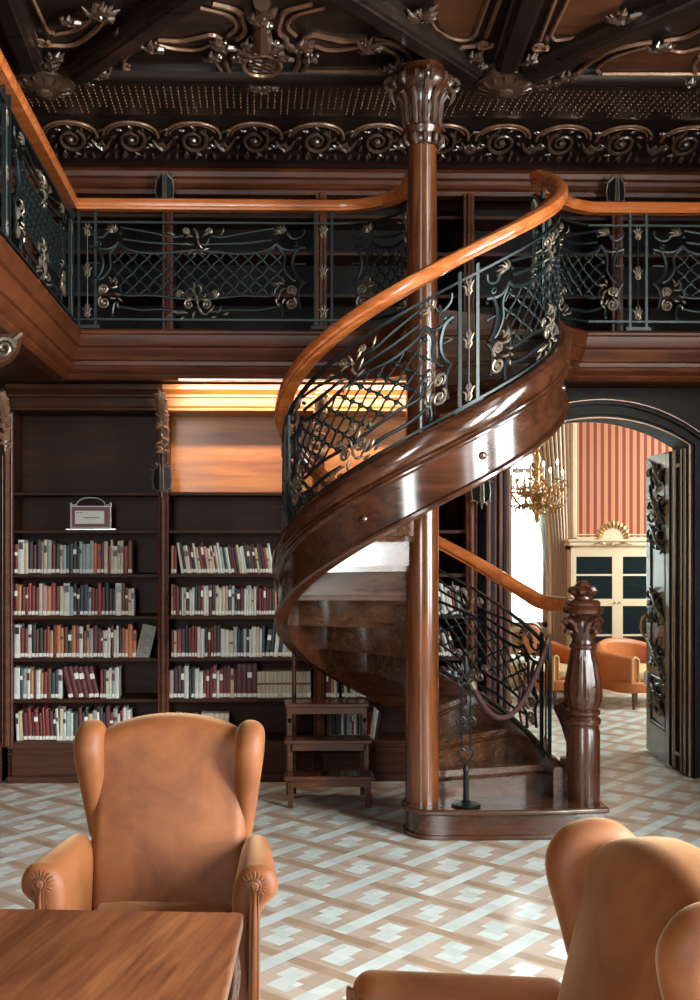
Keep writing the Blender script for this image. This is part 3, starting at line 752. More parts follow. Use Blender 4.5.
# outer string: broad rounded band on top, fine mouldings, plain face, lip below
sp = [(-.05, .035), (-.045, .055), (-.02, .062), (.012, .055), (.034, .03), (.044, -.005), (.044, -.04), (.034, -.068), (.022, -.076), (.034, -.084), (.036, -.094), (.024, -.102), (.034, -.11), (.034, -.12), (.02, -.128), (.006, -.132), (.004, -.34), (.014, -.346), (.03, -.352), (.032, -.368), (.02, -.38), (-.05, -.38)]
def string_mesh(pr, t0, t1, n, ease=True):
    b = MB(); v = []; m = len(pr)
    for i in range(n + 1):
        th = t0 + (t1 - t0) * i / n
        zc = zt(th)
        if ease and th < 16: zc = zt(16) - (16 - th) * .004 + .004 * (16 - th) * max(0, (th - 4) / 12)
        for dr, dz in pr:
            z = zc + dz
            if th < 60: z = max(z, .0)
            v.append(pol(RO + dr + shr(th), th, z))
    f = [(i * m + j, i * m + (j + 1) % m, (i + 1) * m + (j + 1) % m, (i + 1) * m + j) for i in range(n) for j in range(m)] + [tuple(reversed(range(m))), tuple(range(n * m, n * m + m))]
    b.add(v, f); return b
sb = string_mesh(sp, 3, 380, 155).build('outer_string', 'stair_wood', stair, o, smooth=25)
b = MB()
for th in (105, 150, 195, 240, 283, 338, 25):
    p = pol(RO + .006 + shr(th), th, zt(th) - .235); M = Matrix.Translation(p) @ Matrix.Rotation(rad(th), 4, 'Z')
    b = MB(); b.ell((0, 0, 0), (.014, .024, .024), n=12, m=7); b.v = [tuple(M @ Vector(q)) for q in b.v]; b.build('stud', 'stair_wood', sb, o)
# scroll where the string runs down to the newel
b = MB(); b.tube(crom([(CX + .9, CY + .2, .72), (CX + .93, CY + .13, .62), (CX + .955, CY + .09, .52), (nx - .01, CY + .05, .46)], 5), [.05, .05, .055, .045], 8); b.tube([pol(.92, 6, z) for z in (.2, .3, .42)], [.06, .06, .05], 8); b.build('string_scroll', 'stair_wood', sb, o)
# railing of the stair
RR = .832
def smap(tc):
    def m(u, v, d):
        th = tc + math.degrees(u / RR); return Vector(pol(RR + d + shr(th), th, zt(th) + .075 + v))
    return m
for c in (57.5, 146, 234.5, 323.5): iron_panel(stair, o, 1.12, smap(c))
for c in (14, 102, 190, 278.5, 368.5): iron_posts(stair, o, smap(c), .1, -.02, .72)
for nm, h in (('bottom_bar', .075), ('top_bar', .745)):
    b = MB(); b.sweep([pol(RR + shr(10.5 + i * 2.5), 10.5 + i * 2.5, zt(10.5 + i * 2.5) + h) for i in range(148)], BAR); b.build(nm, 'iron', stair, o, smooth=20)
hp = [(nx, ny, 1.335), (nx - .03, ny + .07, 1.335)]
def railz(th):
    a = zt(th) + .925 - .055 * min(1, max(0, (th - 60) / 200)); k = .05
    return a if th > 45 else (a + 1.335 + math.sqrt((a - 1.335) ** 2 + k * k)) / 2
pts = crom([(nx, ny, 1.345), (nx - .035, ny + .10, 1.35)] + [pol(.84 + .05 * max(0, (40 - th) / 25), th, railz(th)) for th in (20, 30, 40, 50)], 6)
pts += [Vector(pol(.838 + shr(th), th, railz(th))) for th in range(54, 370, 4)]
pts += crom([pol(.802, 370, railz(370)), pol(.81, 378, railz(376)), (RJ[2][0] - .03, RJ[2][1] + .03, 4.06), (RJ[3][0] - .03, RJ[3][1] + .03, 4.065)], 4)
b = MB(); b.sweep(pts, [(a * 1.05, h * 1.05) for a, h in HR]); b.build('handrail', 'rail_wood', stair, o, smooth=35)
# newel
on_ = (nx, ny, 0)
b = MB()
b.lathe([(.098, .178), (.1, .2), (.1, .60), (.094, .615), (.094, .635), (.105, .645), (.107, .665), (.098, .68), (.09, .69), (.102, .705), (.104, .72), (.085, .735), (.092, .75)], 28, on_)
b.lathe([(.09, .74), (.108, .79), (.112, .84), (.104, .91), (.088, 1.0), (.074, 1.07), (.068, 1.10)], 48, on_, flute=lambda a, z: .035 * sin(a * 14) if .76 < z < 1.08 else 0)
b.lathe([(.075, 1.095), (.082, 1.105), (.082, 1.12), (.07, 1.13), (.066, 1.15), (.082, 1.19), (.092, 1.24), (.085, 1.27), (.07, 1.285), (.1, 1.30), (.12, 1.315), (.122, 1.335), (.112, 1.35), (.1, 1.36), (.104, 1.375), (.09, 1.39), (.055, 1.40), (.05, 1.42)], 28, on_)
nw = b.build('newel_post', 'mahogany_up', stair, o, smooth=30)
b = MB(); b.lathe([(.045, 1.405), (.06, 1.42), (.08, 1.435), (.086, 1.45), (.075, 1.468), (.045, 1.478), (.04, 1.49), (.028, 1.505), (0, 1.512)], 40, on_, flute=lambda a, z: .09 * sin(a * 9 + z * 40) if 1.41 < z < 1.48 else 0); b.build('finial', 'mahogany_up', nw, o)
b = MB()
for k in range(4):
    a = rad(20 + 90 * k)
    def q(r, z, da=0): return (nx + r * cos(a + da), ny + r * sin(a + da), z)
    b.tube([q(.105 + .035 * cos(t), 1.235 + .035 * sin(t)) for t in [.5 + .55 * x for x in range(10)]], [.022, .026, .016], 7)
    for s in (-1, 1): b.tube([q(.085, 1.20, .55 * s), q(.1, 1.25, .4 * s), q(.115, 1.275, .15 * s)], [.01, .018, .012], 6)
    for j in range(3): b.tube([q(.1, .855, .5 * j), q(.106, .875, .5 * j), q(.1, .895, .5 * j)], [.005, .011, .005], 5)
b.build('newel_leaves', 'mahogany_up', nw, o)
# ---------------------------------------------------------------- stanchion and rope on the foot step
sx_, sy_ = at(466, 804, CY - .12).x, CY - .12
s = thing('stanchion', 'black wrought iron barrier post with heart and ring shapes on the foot of the stair', 'stanchion', (sx_, sy_, .178)); o2 = (sx_, sy_, .178)
b = MB(); b.lathe([(.085, 0), (.088, .008), (.08, .016), (.03, .024), (.014, .04)], 28, o2); b.build('base_plate', 'black_iron', s, o2)
b = MB(); b.lathe([(.016, .02), (.018, .05), (.016, .10), (.018, .15), (.015, .2), (.02, .205), (.02, .22), (.01, .24)], 14, o2)
b.build('lower_stem', 'black_iron', s, o2)
V = lambda u, z: (sx_ + u, sy_, .178 + z)
b = MB()
b.tube(crom([V(0, .245), V(-.035, .29), V(-.045, .325), V(-.028, .345), V(-.004, .325)], 5), .006, 6); b.tube(crom([V(0, .245), V(.035, .29), V(.045, .325), V(.028, .345), V(.004, .325)], 5), .006, 6)
for sg in (-1, 1):
    b.tube([V(sg * u, v) for u, v in spiral(.035, .255, .016, 1.2, rad(180), -1, 10)], .005, 6)
b.build('heart_ornament', 'black_iron', s, o2)
b = MB()
for sg in (-1, 1):
    b.tube([V(sg * .026, .33), V(sg * .026, .475)], .006, 6); b.tube([V(sg * .026, .53), V(sg * .026, .72)], .006, 6)
b.build('upright', 'black_iron', s, o2)
for sg in (-1, 1):
    b = MB(); b.tube([V(sg * .028 + .027 * cos(rad(a)), .502 + .027 * sin(rad(a))) for a in range(0, 360, 24)], .0065, 6, True); b.ell(V(sg * .028, .502), .012, n=6, m=4); b.build('ring_ornament', 'black_iron', s, o2)
b = MB()
for sg in (-1, 1):
    b.tube(crom([V(0, .80), V(sg * .03, .765), V(sg * .048, .735), V(sg * .03, .712), V(sg * .008, .73)], 5), .006, 6)
    b.tube([V(sg * u, v) for u, v in spiral(.035, .805, .018, 1.2, rad(180), 1, 10)], .005, 6)
b.lathe([(.012, .78), (.016, .80), (.01, .82), (.014, .84), (.006, .86), (.008, .875), (0, .895)], 12, o2); b.build('crest', 'black_iron', s, o2)
hx = Vector(V(.03, .74)); ex = Vector(pol(RR, 12, 1.16)) + Vector((.0, -.03, 0))
rp = []
for i in range(25):
    t = i / 24; p = hx.lerp(ex, t); p.z -= .33 * 4 * t * (1 - t) * (1.15 - .3 * t); p.y -= .03 * sin(pi * t); rp.append(p)
b = MB(); b.tube(rp, .017, 8); r = b.build('barrier_rope', 'rope_cloth', None, tuple(hx)); tag(r, 'dark red barrier rope sagging from the iron stanchion to the stair railing', 'rope')
for p, q in ((rp[0], rp[1]), (rp[-1], rp[-2])):
    b = MB(); b.tube([p, p.lerp(q, .9)], .02, 8); b.tube([p + Vector((.012 * cos(a), 0, .012 * sin(a))) for a in [x * .7 for x in range(9)]], .004, 5, True); b.build('rope_hook', 'bronze', r, tuple(hx))
# ---------------------------------------------------------------- library step stool
gx0, gx1 = at(288, 800, 7.05).x, at(371, 800, 7.05).x; gy = 7.05
s = thing('step_stool', 'three-step brown wooden library stool with a tall grip pole beside the stair', 'step stool', ((gx0 + gx1) / 2, gy, 0)); o3 = ((gx0 + gx1) / 2, gy, 0)
for zz, y0, y1, ex_ in ((.185, gy - .03, gy + .16, .025), (.40, gy + .09, gy + .28, .02), (.625, gy + .2, gy + .40, .012)):
    b = MB(); b.box(gx0 - ex_, gx1 + ex_, y0, y1, zz, zz + .028); b.build('step', 'stool_wood', s, o3, smooth=0, bev=.006)
    b = MB(); b.box(gx0 + .02, gx1 - .02, y0 + .02, y0 + .035, zz - .045, zz); b.build('apron', 'stool_wood', s, o3, smooth=0)
for x in (gx0, gx1 - .035):
    for y, z in ((gy, .185), (gy + .11, .40), (gy + .23, .625), (gy + .35, .625)):
        z0 = 0 if y in (gy, gy + .35) else ({.40: .213, .625: .428}[z])
        b = MB(); b.box(x, x + .035, y, y + .035, z0, z); b.build('leg', 'stool_wood', s, o3, smooth=0, bev=.003)
    for z, y0, y1 in ((.10, gy, gy + .38), (.30, gy + .1, gy + .38), (.52, gy + .2, gy + .38)):
        b = MB(); b.box(x + .006, x + .028, y0 + .03, y1 - .03, z, z + .03); b.build('side_rail', 'stool_wood', s, o3, smooth=0)
px_ = at(294, 680, gy + .42).x
b = MB(); b.tube([(px_, gy + .41, 0), (px_, gy + .41, 1.13)], .016, 10); b.ell((px_, gy + .41, 1.135), .02); b.build('grip_pole', 'stool_wood', s, o3)
# ---------------------------------------------------------------- bookcases
SH = [.29, .595, .893, 1.199, 1.504, 1.824, 2.10]
BK = 8.19
PX = [at(8, 600, YB).x, at(163.5, 600, YB).x, at(319, 600, YB).x, at(471, 600, YB).x]
BAYN = ['tall dark bookcase holding the framed steel sign', 'tall bookcase beside it with the brightly lit empty top compartment', 'tall bookcase half hidden by the column and the spiral stair']
for i in range(3):
    x0, x1 = PX[i], PX[i + 1]; o = ((x0 + x1) / 2, YB, 0)
    c = thing('bookcase', BAYN[i], 'bookcase', o, group='bookcases along the back wall')
    b = MB(); b.box(x0, x1, BK, BK + .02, .0, 2.09); b.build('back_panel', 'shelf_wood', c, o, smooth=0)  # lower back keeps the darker copy, shade put into the colour
    b = MB(); b.box(x0, x1, BK, BK + .02, 2.091, 2.31); b.box(x0, x1, BK + .003, BK + .02, 2.31, 2.80); b.build('upper_back_panel', 'lit_shelf_wood' if i else 'shelf_wood', c, o, smooth=0)  # same wood on the lit bays, its light painted in by a brighter colour
    for z in SH[1:]:
        b = MB(); b.box(x0 + .03, x1 - .03, YB + .02, BK, z - .026, z); b.build('shelf', 'shelf_wood', c, o, smooth=0, bev=.004)
    for x in (x0, x1):
        s_ = 1 if x == x0 else -1
        b = MB(); b.box(min(x, x + s_ * .03), max(x, x + s_ * .03), YB, BK, 0, 2.70); b.build('side_panel', 'shelf_wood', c, o, smooth=0)
    b = MB(); b.box(x0 + .03, x1 - .03, YB - .02, BK, 0, .255); b.box(x0, x1, YB - .045, YB - .02, 0.0, .05); b.box(x0, x1, YB - .035, BK, .245, .29); b.box(x0, x1, YB - .03, YB - .02, .2, .215)
    b.build('plinth', 'mahogany', c, o, smooth=0, bev=.006)
    for x in ((x0,) if i < 2 else (x0, x1)):
        b = MB(); q = -.036
        b.box(x + q, x - q, YB - .03, YB + .02, .26, 2.68); b.tube([(x, YB - .03, .27), (x, YB - .03, 2.66)], .024, 10)
        for s_ in (-1, 1): b.tube([(x + s_ * .032, YB - .03, .27), (x + s_ * .032, YB - .03, 2.66)], .008, 6)
        b.build('pilaster', 'cornice_wood', c, o, smooth=35)
        b = MB()                         # carved bracket under the cornice
        b.tube(crom([(x, YB - .03, 2.34), (x, YB - .05, 2.5), (x, YB - .1, 2.64), (x, YB - .19, 2.74), (x, YB - .22, 2.80)], 4), [.016, .03, .04, .045, .03], 8)
        b.tube([(x + .0, YB - .17 + u, 2.77 + v) for u, v in spiral(0, 0, .055, 1.5, rad(200), 1, 10)], [.02, .012], 6)
        g = random.Random(i)
        for k in range(60):
            t = g.random(); zc = 2.36 + .42 * t; yc_ = YB - .04 - .17 * t * t; a = g.uniform(-.6, 3.7)
            b.tube([(x + .05 * cos(a) * w, yc_ - .02, zc + .05 * sin(a) * w) for w in (0, .4, .8, 1.1)], [.007, .014, .011, .003], 5)
        b.build('carved_bracket', 'carved_light', c, o)
    crown = [(-.09, 2.868), (-.09, 2.835), (-.07, 2.82), (-.045, 2.80), (-.045, 2.785), (-.03, 2.775), (-.03, 2.72), (-.018, 2.705), (-.018, 2.69), (.0, 2.68), (.3, 2.68), (.3, 2.868)]
    b = MB(); b.sweep([(x0 + .0, YB, 0), (x1 - .0, YB, 0)], crown); b.build('crown', 'lit_shelf_wood' if i else 'shelf_wood', c, o, smooth=25)  # crown of the lit bays also carries the painted-in light
# dark case further along the wall, mostly out of view
x1 = PX[0] - .04; o = (x1 - .5, YB, 0)
c = thing('bookcase', 'dark end bookcase showing only a black strip past the sign bookcase', 'bookcase', o, group='bookcases along the back wall')
b = MB(); b.box(XL + .02, x1, BK, BK + .02, 0, 2.8); b.build('back_panel', 'shelf_wood', c, o, smooth=0)
b = MB(); b.box(x1 - .03, x1, YB, BK, 0, 2.8); b.build('side_panel', 'shelf_wood', c, o, smooth=0)
b = MB(); b.box(XL + .02, x1, YB - .035, BK, 0, .29); b.build('plinth', 'mahogany', c, o, smooth=0)
for z in SH[1:]:
    b = MB(); b.box(XL + .02, x1 - .03, YB + .02, BK, z - .026, z); b.build('shelf', 'shelf_wood', c, o, smooth=0)
# ---------------------------------------------------------------- gallery bookcases
gx = [XL + .03, at(30, 250, 8.2).x, at(170, 250, 8.2).x, at(322, 250, 8.2).x, at(468, 250, 8.2).x, at(615, 250, 8.2).x, 5.6]
GN = ['behind the side railing corner', 'between the railing corner and the first reddish upright', 'behind the middle of the back railing', 'behind the column', 'between column and doorway railing', 'over the doorway arch']
for i in range(6):
    x0, x1 = gx[i], gx[i + 1]; o = ((x0 + x1) / 2, 8.15, ZG)
    c = thing('gallery_bookcase', 'empty dark upper bookcase on the gallery ' + GN[i], 'bookcase', o, group='bookcases on the gallery')
    b = MB(); b.box(x0, x1, 8.52, 8.54, ZG, 4.36); b.build('back_panel', 'ebony', c, o, smooth=0)
    for x in (x0, x1 - .03):
        b = MB(); b.box(x, x + .03, 8.16, 8.52, ZG, 4.36); b.build('side_panel', 'mahogany_up', c, o, smooth=0)
    for z in (ZG + .10, ZG + .42, ZG + .74, ZG + 1.02):
        b = MB(); b.box(x0 + .03, x1 - .03, 8.2, 8.52, z - .025, z); b.build('shelf', 'mahogany', c, o, smooth=0)
    b = MB(); b.box(x1 - .05, x1 + .03, 8.11, 8.17, ZG, 4.36); b.tube([(x1 - .01, 8.11, ZG), (x1 - .01, 8.11, 4.36)], .02, 8); b.build('pilaster', 'cornice_wood', c, o, smooth=35)
# ---------------------------------------------------------------- number plates: two shield plates set in a V on a stem
def plates(px, py, Y, label, s=1.12):
    p = at(px, py, Y); t = thing('number_plate', label, 'sign', p, group='shield plates on the uprights')
    hexa = [(0, .0), (.052, .02), (.06, .075), (.05, .135), (.028, .15), (.0, .17), (-.004, .15)]
    for sg in (-1, 1):
        a = rad(34); mp = lambda u, v, d, sg=sg: (p.x + sg * (.010 + u * cos(a) * s) + sg * d * sin(a), p.y - .06 * s + u * sin(a) * s - d * cos(a), p.z + (v - .08) * s)
        b = MB(); b.extrude(hexa, mp, 0, .006); f = b.build('plate', 'black_plate', t, p, smooth=20)
        b = MB(); b.tube([mp(u, v, .005) for u, v in hexa], .006, 6, True); b.build('plate_frame', 'bronze', f, p)
        b = MB()
        for q in ((.02, .165, 60), (.035, .155, 20), (.045, .02, -30), (.02, .01, -80), (.055, .14, 0)): b.tube([mp(q[0] + .025 * w * cos(rad(q[2])), q[1] + .025 * w * sin(rad(q[2])), .006) for w in (0, .5, 1)], [.004, .009, .003], 5)
        b.build('scroll_trim', 'bronze', f, p)
    b = MB(); b.tube([(p.x, p.y + .05, p.z - .05 * s), (p.x, p.y - .05, p.z - .06 * s), (p.x, p.y - .06, p.z - .12 * s)], [.012, .014, .006], 7)
    b.tube([(p.x, p.y - .055 * s, p.z - .08 * s), (p.x, p.y - .055 * s, p.z + .07 * s)], .008, 6); b.build('stem', 'bronze', t, p)
plates(162.5, 479, YB - .06, 'pair of dark shield plates on the upright beside the lit compartment')
plates(480, 491, YB - .06, 'pair of dark shield plates on the upright between column and doorway')
plates(165, 190, 8.06, 'pair of dark shield plates above the back gallery railing')
plates(614, 193, 8.06, 'pair of dark shield plates above the doorway gallery railing')
# corbel with a scroll under the side gallery
p = at(4, 350, 5.9); t = thing('corbel', 'carved scroll corbel under the side gallery edge', 'corbel', (p.x, 5.9, 2.7))
b = MB(); mp = lambda u, v, d: (p.x + u, 5.9 + d, p.z + v)
b.extrude([(-.3, .10), (.07, .10), (.085, .05), (.07, -.01), (.03, -.06), (-.05, -.10), (-.3, -.2)], mp, -.05, .05); b.build('body', 'mahogany', t, (p.x, 5.9, 2.7), smooth=30, bev=.006)
b = MB()
b.tube([(p.x + .012 + u, 5.84, p.z + .0 + v) for u, v in spiral(0, 0, .06, 1.8, rad(0), 1, 12)], [.014, .008], 6)
for k in range(4): b.tube([(p.x + .06 + .012 * k, 5.85, p.z + .04 + .01 * k), (p.x + .075 + .012 * k, 5.845, p.z + .06 + .008 * k)], [.014, .006], 5)
b.build('scroll', 'bronze', t, (p.x, 5.9, 2.7))
# ---------------------------------------------------------------- books
HUE = {'maroon': '#4f1416', 'dark red': '#6e2020', 'brick red': '#8a3328', 'cream': '#b9ab92', 'white': '#c2c0b9', 'grey': '#8d8f8f', 'black': '#1a1819', 'navy': '#26323f', 'dark green': '#26352f', 'tan': '#a9764e', 'orange brown': '#b5653c', 'pink': '#b08683', 'pale blue': '#8fa0a4', 'brown': '#5a3323'}
for k, h in HUE.items():
    t = NT('book ' + k); f = t.noise(t.mapping(t.coord(), (40, 40, 12)), 2, 4); c = lin(h)
    t.set(Base_Color=t.mix(f, tuple(q * .7 for q in c), tuple(min(1, q * 1.2) for q in c)), Roughness=.45); MATS['book ' + k] = t.m
CODE = {'m': 'maroon', 'r': 'dark red', 'b': 'brick red', 'c': 'cream', 'w': 'white', 'g': 'grey', 'k': 'black', 'n': 'navy', 'e': 'dark green', 't': 'tan', 'o': 'orange brown', 'p': 'pink', 'u': 'pale blue', 'z': 'brown'}
ORD = ['first', 'second', 'third', 'fourth', 'fifth', 'sixth', 'seventh', 'eighth', 'ninth', 'tenth', 'eleventh', 'twelfth', 'thirteenth', 'fourteenth', 'fifteenth', 'sixteenth', 'seventeenth', 'eighteenth', 'nineteenth', 'twentieth']
def ordn(i):
    if i < 20: return ORD[i]
    if i + 1 == 30: return 'thirtieth'
    if i + 1 == 40: return 'fortieth'
    return {2: 'twenty-', 3: 'thirty-', 4: 'forty-'}[(i + 1) // 10] + ORD[(i + 1) % 10 - 1]
q_ = random.Random(5)
def book(x, z, w, h, code, tilt, label, group, y0, lab):
    d = h * q_.uniform(.62, .72); col = 'book ' + CODE[code]
    b = MB()                              # case: spine and two boards, spine slightly rounded
    b.extrude([(0, .004), (w * .25, .001), (w * .5, 0), (w * .75, .001), (w, .004), (w, d), (w - .0025, d), (w - .0025, .008), (.0025, .008), (.0025, d), (0, d)], lambda a, c, e: (a, c, e), 0, h)
    o = b.build('book', col, None, smooth=30); o.location = (x, y0, z)
    if tilt: o.rotation_euler = (0, tilt, 0)
    b = MB(); b.box(.003, w - .003, .0085, d - .006, .003, h - .004); b.build('page_block', 'paper', o, smooth=0)
    if lab: b = MB(); b.box(.0015, w - .0015, -.0015, .003, .008, .008 + lab); b.build('spine_label', 'spine_paper', o, smooth=0)
    if code in 'w' and h > .235 and w > .033:
        b = MB(); b.box(.006, w - .006, -.0018, .003, h * .72, h * .93); b.build('title_patch', 'black_plate', o, smooth=0)
    elif code == 'c' and h < .2:
        b = MB(); b.box(.001, w - .001, -.0015, .003, h * .5, h * .58); b.build('title_band', 'book dark red', o, smooth=0)
    elif q_.random() < .3:
        b = MB(); b.box(.002, w - .002, -.0012, .003, h * .62, h * q_.uniform(.7, .88)); b.build('title_patch', 'white_label' if code in 'mrkzne' else 'book ' + q_.choice(['maroon', 'black']), o, smooth=0)
    if LOOSE is not None: LOOSE.append(o)
    else: tag(o, label, 'book', group)
    return o
LOOSE = None
def row(bay, shelf, rowname, where, x0, x1, codes, H, tilts=None, fill=None, y0=None):
    """codes: one letter per book; H base height; tilts {index: degrees}"""
    n = len(codes); tilts = tilts or {}
    raw = [q_.uniform(.75, 1.3) * (1.5 if codes[i] in 'W' else 1) for i in range(n)]
    hs = [H * q_.uniform(.86, 1.06) for i in range(n)]
    for i in range(n):
        if codes[i] == 'W': hs[i] = H * 1.05; raw[i] = 1.7
        if codes[i] == 'C': hs[i] = .193; raw[i] = 1.2
        if codes[i] == 'M': hs[i] = H * 1.08; raw[i] = 1.5
    fit = (x1 - x0)
    tot = 0
    for i in range(n): tot += raw[i] / cos(rad(abs(tilts.get(i, 0))))
    w1 = fit / tot
    x = x0; z = SH[shelf] + .001; prev = 0
    for i in range(n):
        w = w1 * raw[i] - .0012; t = rad(tilts.get(i, 0)); c = codes[i].lower(); h = min(hs[i], .262 if shelf < 5 else .25)
        gap = 0
        if abs(t) < abs(prev) and prev < 0: gap = 0
        if t > 0: zz = z + w * sin(t); xx = x + .0   # leaning to the right: pivot on the lower right corner
        else: zz = z; xx = x
        if t < 0:
            if abs(prev) < abs(t): x += h * sin(-t) * .93 if prev == 0 else .93 * h * (sin(-t) - sin(-prev)); xx = x
        lab = .026 if q_.random() < .85 else 0
        lb = CODE[c] + ' book' + (' with a white spine label' if lab else '') + ', ' + ordn(i) + ' going rightward along the ' + rowname + ' ' + where
        if len(lb.replace(',', '').split()) > 16: lb = CODE[c] + ' book, ' + ordn(i) + ' going rightward along the ' + rowname + ' ' + where
        book(xx, zz, w, h, c, t, lb, 'books in the ' + rowname + ' ' + where, (y0 or YB + .035) + q_.uniform(0, .012), lab)
        step = w / cos(t) + .0012
        x += step
        if t > 0 and tilts.get(i + 1, 0) == 0: x += h * sin(t) * .95
        prev = t
A = 'of the sign bookcase'
X = lambda px: at(px, 600, YB + .03).x
row(0, 4, 'top row', A, X(14), X(132), 'rWckmkpcgmkcunekkuuugobmcrcwccrzroo'[:32], .235, {30: 0})
row(0, 3, 'second row', A, X(14), X(134), 'rtmrbrmcptbmcWukknnurmbmkkkWzzcwrr'[:32], .225)
row(0, 2, 'third row', A, X(14), X(136), 'Wrrwkmkmrtzotmktbwztgmmrwwmcwkbtoo', .228)
tl = {i: -14 for i in range(13, 20)}
row(0, 1, 'fourth row', A, X(14), X(112), 'WegwtzwtrzenwMMMMMMrkcwgw', .215, {13: -13, 14: -13, 15: -13, 16: -13, 17: -13, 18: -13})
row(0, 0, 'bottom row', A, X(15), X(129), 'wcmrmrmrrmkwcwuwemmkcgkenmrgwbww', .225, {i: -3 for i in range(0, 12)})
Bq = 'beneath the lit compartment'
row(1, 4, 'top row', Bq, X(171), X(270), 'trwkcwrkwcrmpccrwwunwkrncwwkerkczkrcwkw'[:37], .215, {i: -9 for i in range(2, 37)})
row(1, 3, 'second row', Bq, X(171), X(277), 'tmrkwckwwkkrwwmkcwcpewnkmwwwcwmrmrmmktw'[:38], .215)
row(1, 2, 'third row', Bq, X(171), X(309), 'rcbnkmbrwwkrmzkWwcukkuKwwcwnekwkutckwuocwww'.lower().replace('w', 'w')[:40], .225, {i: 6 for i in range(28, 40)})
row(1, 1, 'fourth row', Bq, X(169), X(311), 'pkmkwekwwmrmrwrmrcmMMMMCCCCCCCCCCCCC', .225)
row(1, 0, 'bottom row', Bq, X(171), X(229), 'gcgcwcgcCCCCC', .185)
LOOSE = []
Cq = 'behind the step stool'
row(2, 1, 'upper row', Cq, X(326), X(397), 'mrtwekwkcwrkcrwkeuwkwek', .225, {i: -6 for i in range(5, 21)})
row(2, 0, 'lower row', Cq, X(327), X(378), 'zzkenwkgurwkckmrcwk', .225, {i: 8 for i in range(14, 19)})
Dq = 'past the column'
row(2, 3, 'upper row', Dq, X(424), X(460), 'wrcwkwcwrkwc'[:11], .22, {i: -8 for i in range(1, 12)})
row(2, 2, 'middle row', Dq, X(424), X(450), 'wmrrkcmwkr', .22, {i: -18 for i in range(0, 10)})
row(2, 1, 'low row', Dq, X(424), X(461), 'cwkgwrwkuk', .215)
# the books half hidden behind the stool and the stair railing: one object
vv, ff, fm, ml = [], [], [], []
for o in LOOSE:
    M = Matrix.Translation(o.location) @ o.rotation_euler.to_matrix().to_4x4()
    for q in [o] + list(o.children):
        nm = q.data.materials[0].name
        if nm not in ml: ml.append(nm)
        k0 = len(vv); vv += [tuple(M @ p.co) for p in q.data.vertices]; ff += [tuple(k0 + i for i in f.vertices) for f in q.data.polygons]; fm += [ml.index(nm)] * len(q.data.polygons)
for o in LOOSE:
    for q in list(o.children) + [o]: me = q.data; bpy.data.objects.remove(q); bpy.data.meshes.remove(me)
me = bpy.data.meshes.new('books'); me.from_pydata(vv, [], ff); me.update()
for nm in ml: me.materials.append(bpy.data.materials[nm])
me.polygons.foreach_set('material_index', fm)
o = bpy.data.objects.new('books', me); COL.objects.link(o)
tag(o, 'books on the shelves behind the step stool and the lower stair railing', 'books', None, 'stuff')
# leaning booklet and framed sign
p = at(143, 656, YB + .06); z = SH[2] + .001
b = MB(); b.box(0, .105, 0, .006, 0, .25); t = b.build('booklet', 'grey_paper', None, smooth=0); t.location = (at(135, 650, YB + .06).x, YB + .07, z); t.rotation_euler = (rad(-6), rad(12), rad(-12))
tag(t, 'grey printed booklet leaning at the end of the third row of the sign bookcase', 'booklet')
t['label'] = 'grey printed booklet leaning at the end of the third row of books'
b = MB()
for k in range(9): b.box(.015, .09 - .02 * (k % 3), -.0008, .001, .05 + .018 * k, .053 + .018 * k)
b.build('printed_lines', 'ink', t, smooth=0)
sx0, sx1 = at(71, 520, YB + .1).x, at(110.5, 520, YB + .1).x; sz = SH[5] + .001; o = ((sx0 + sx1) / 2, YB + .1, sz); y = YB + .1
t = thing('framed_sign', 'steel framed sign with an arched top and a white card on a dark red board', 'sign', o)
b = MB(); b.box(sx0 - .035, sx1 + .04, y - .03, y + .03, sz, sz + .008)
for x in (sx0, sx1): b.tube([(x, y, sz), (x, y, sz + .2)], .008, 8)
zf = (sz + .018, sz + .172)
for z in zf: b.tube([(sx0, y, z), (sx1, y, z)], .006, 8)
w = (sx1 - sx0) / 2; b.tube([(o[0] - w + .005, y, sz + .183), (o[0] - w + .03, y, sz + .183)] + [(o[0] + (w - .04) * cos(rad(a)), y, sz + .183 + .055 * sin(rad(a))) for a in range(180, -1, -15)] + [(o[0] + w - .03, y, sz + .183), (o[0] + w - .005, y, sz + .183)], .005, 8)
b.build('steel_frame', 'sign_steel', t, o)
b = MB(); b.box(sx0 + .006, sx1 - .006, y - .004, y + .004, sz + .02, sz + .17); b.build('board', 'sign_red', t, o, smooth=0)
b = MB(); b.box(sx0 + .03, sx1 - .045, y - .006, y - .004, sz + .045, sz + .14); cd = b.build('card', 'white_label', t, o, smooth=0)
b = MB()                                  # two short lines of print, too small to read
g = random.Random(2)
for x, z, n in ((sx0 + .04, sz + .122, 7), (sx0 + .095, sz + .085, 15)):
    for k in range(n):
        if n == 7 and k == 3: continue
        b.box(x, x + .0055, y - .0066, y - .006, z, z + g.uniform(.006, .009)); x += .0078
b.build('print_marks', 'ink', cd, o, smooth=0)
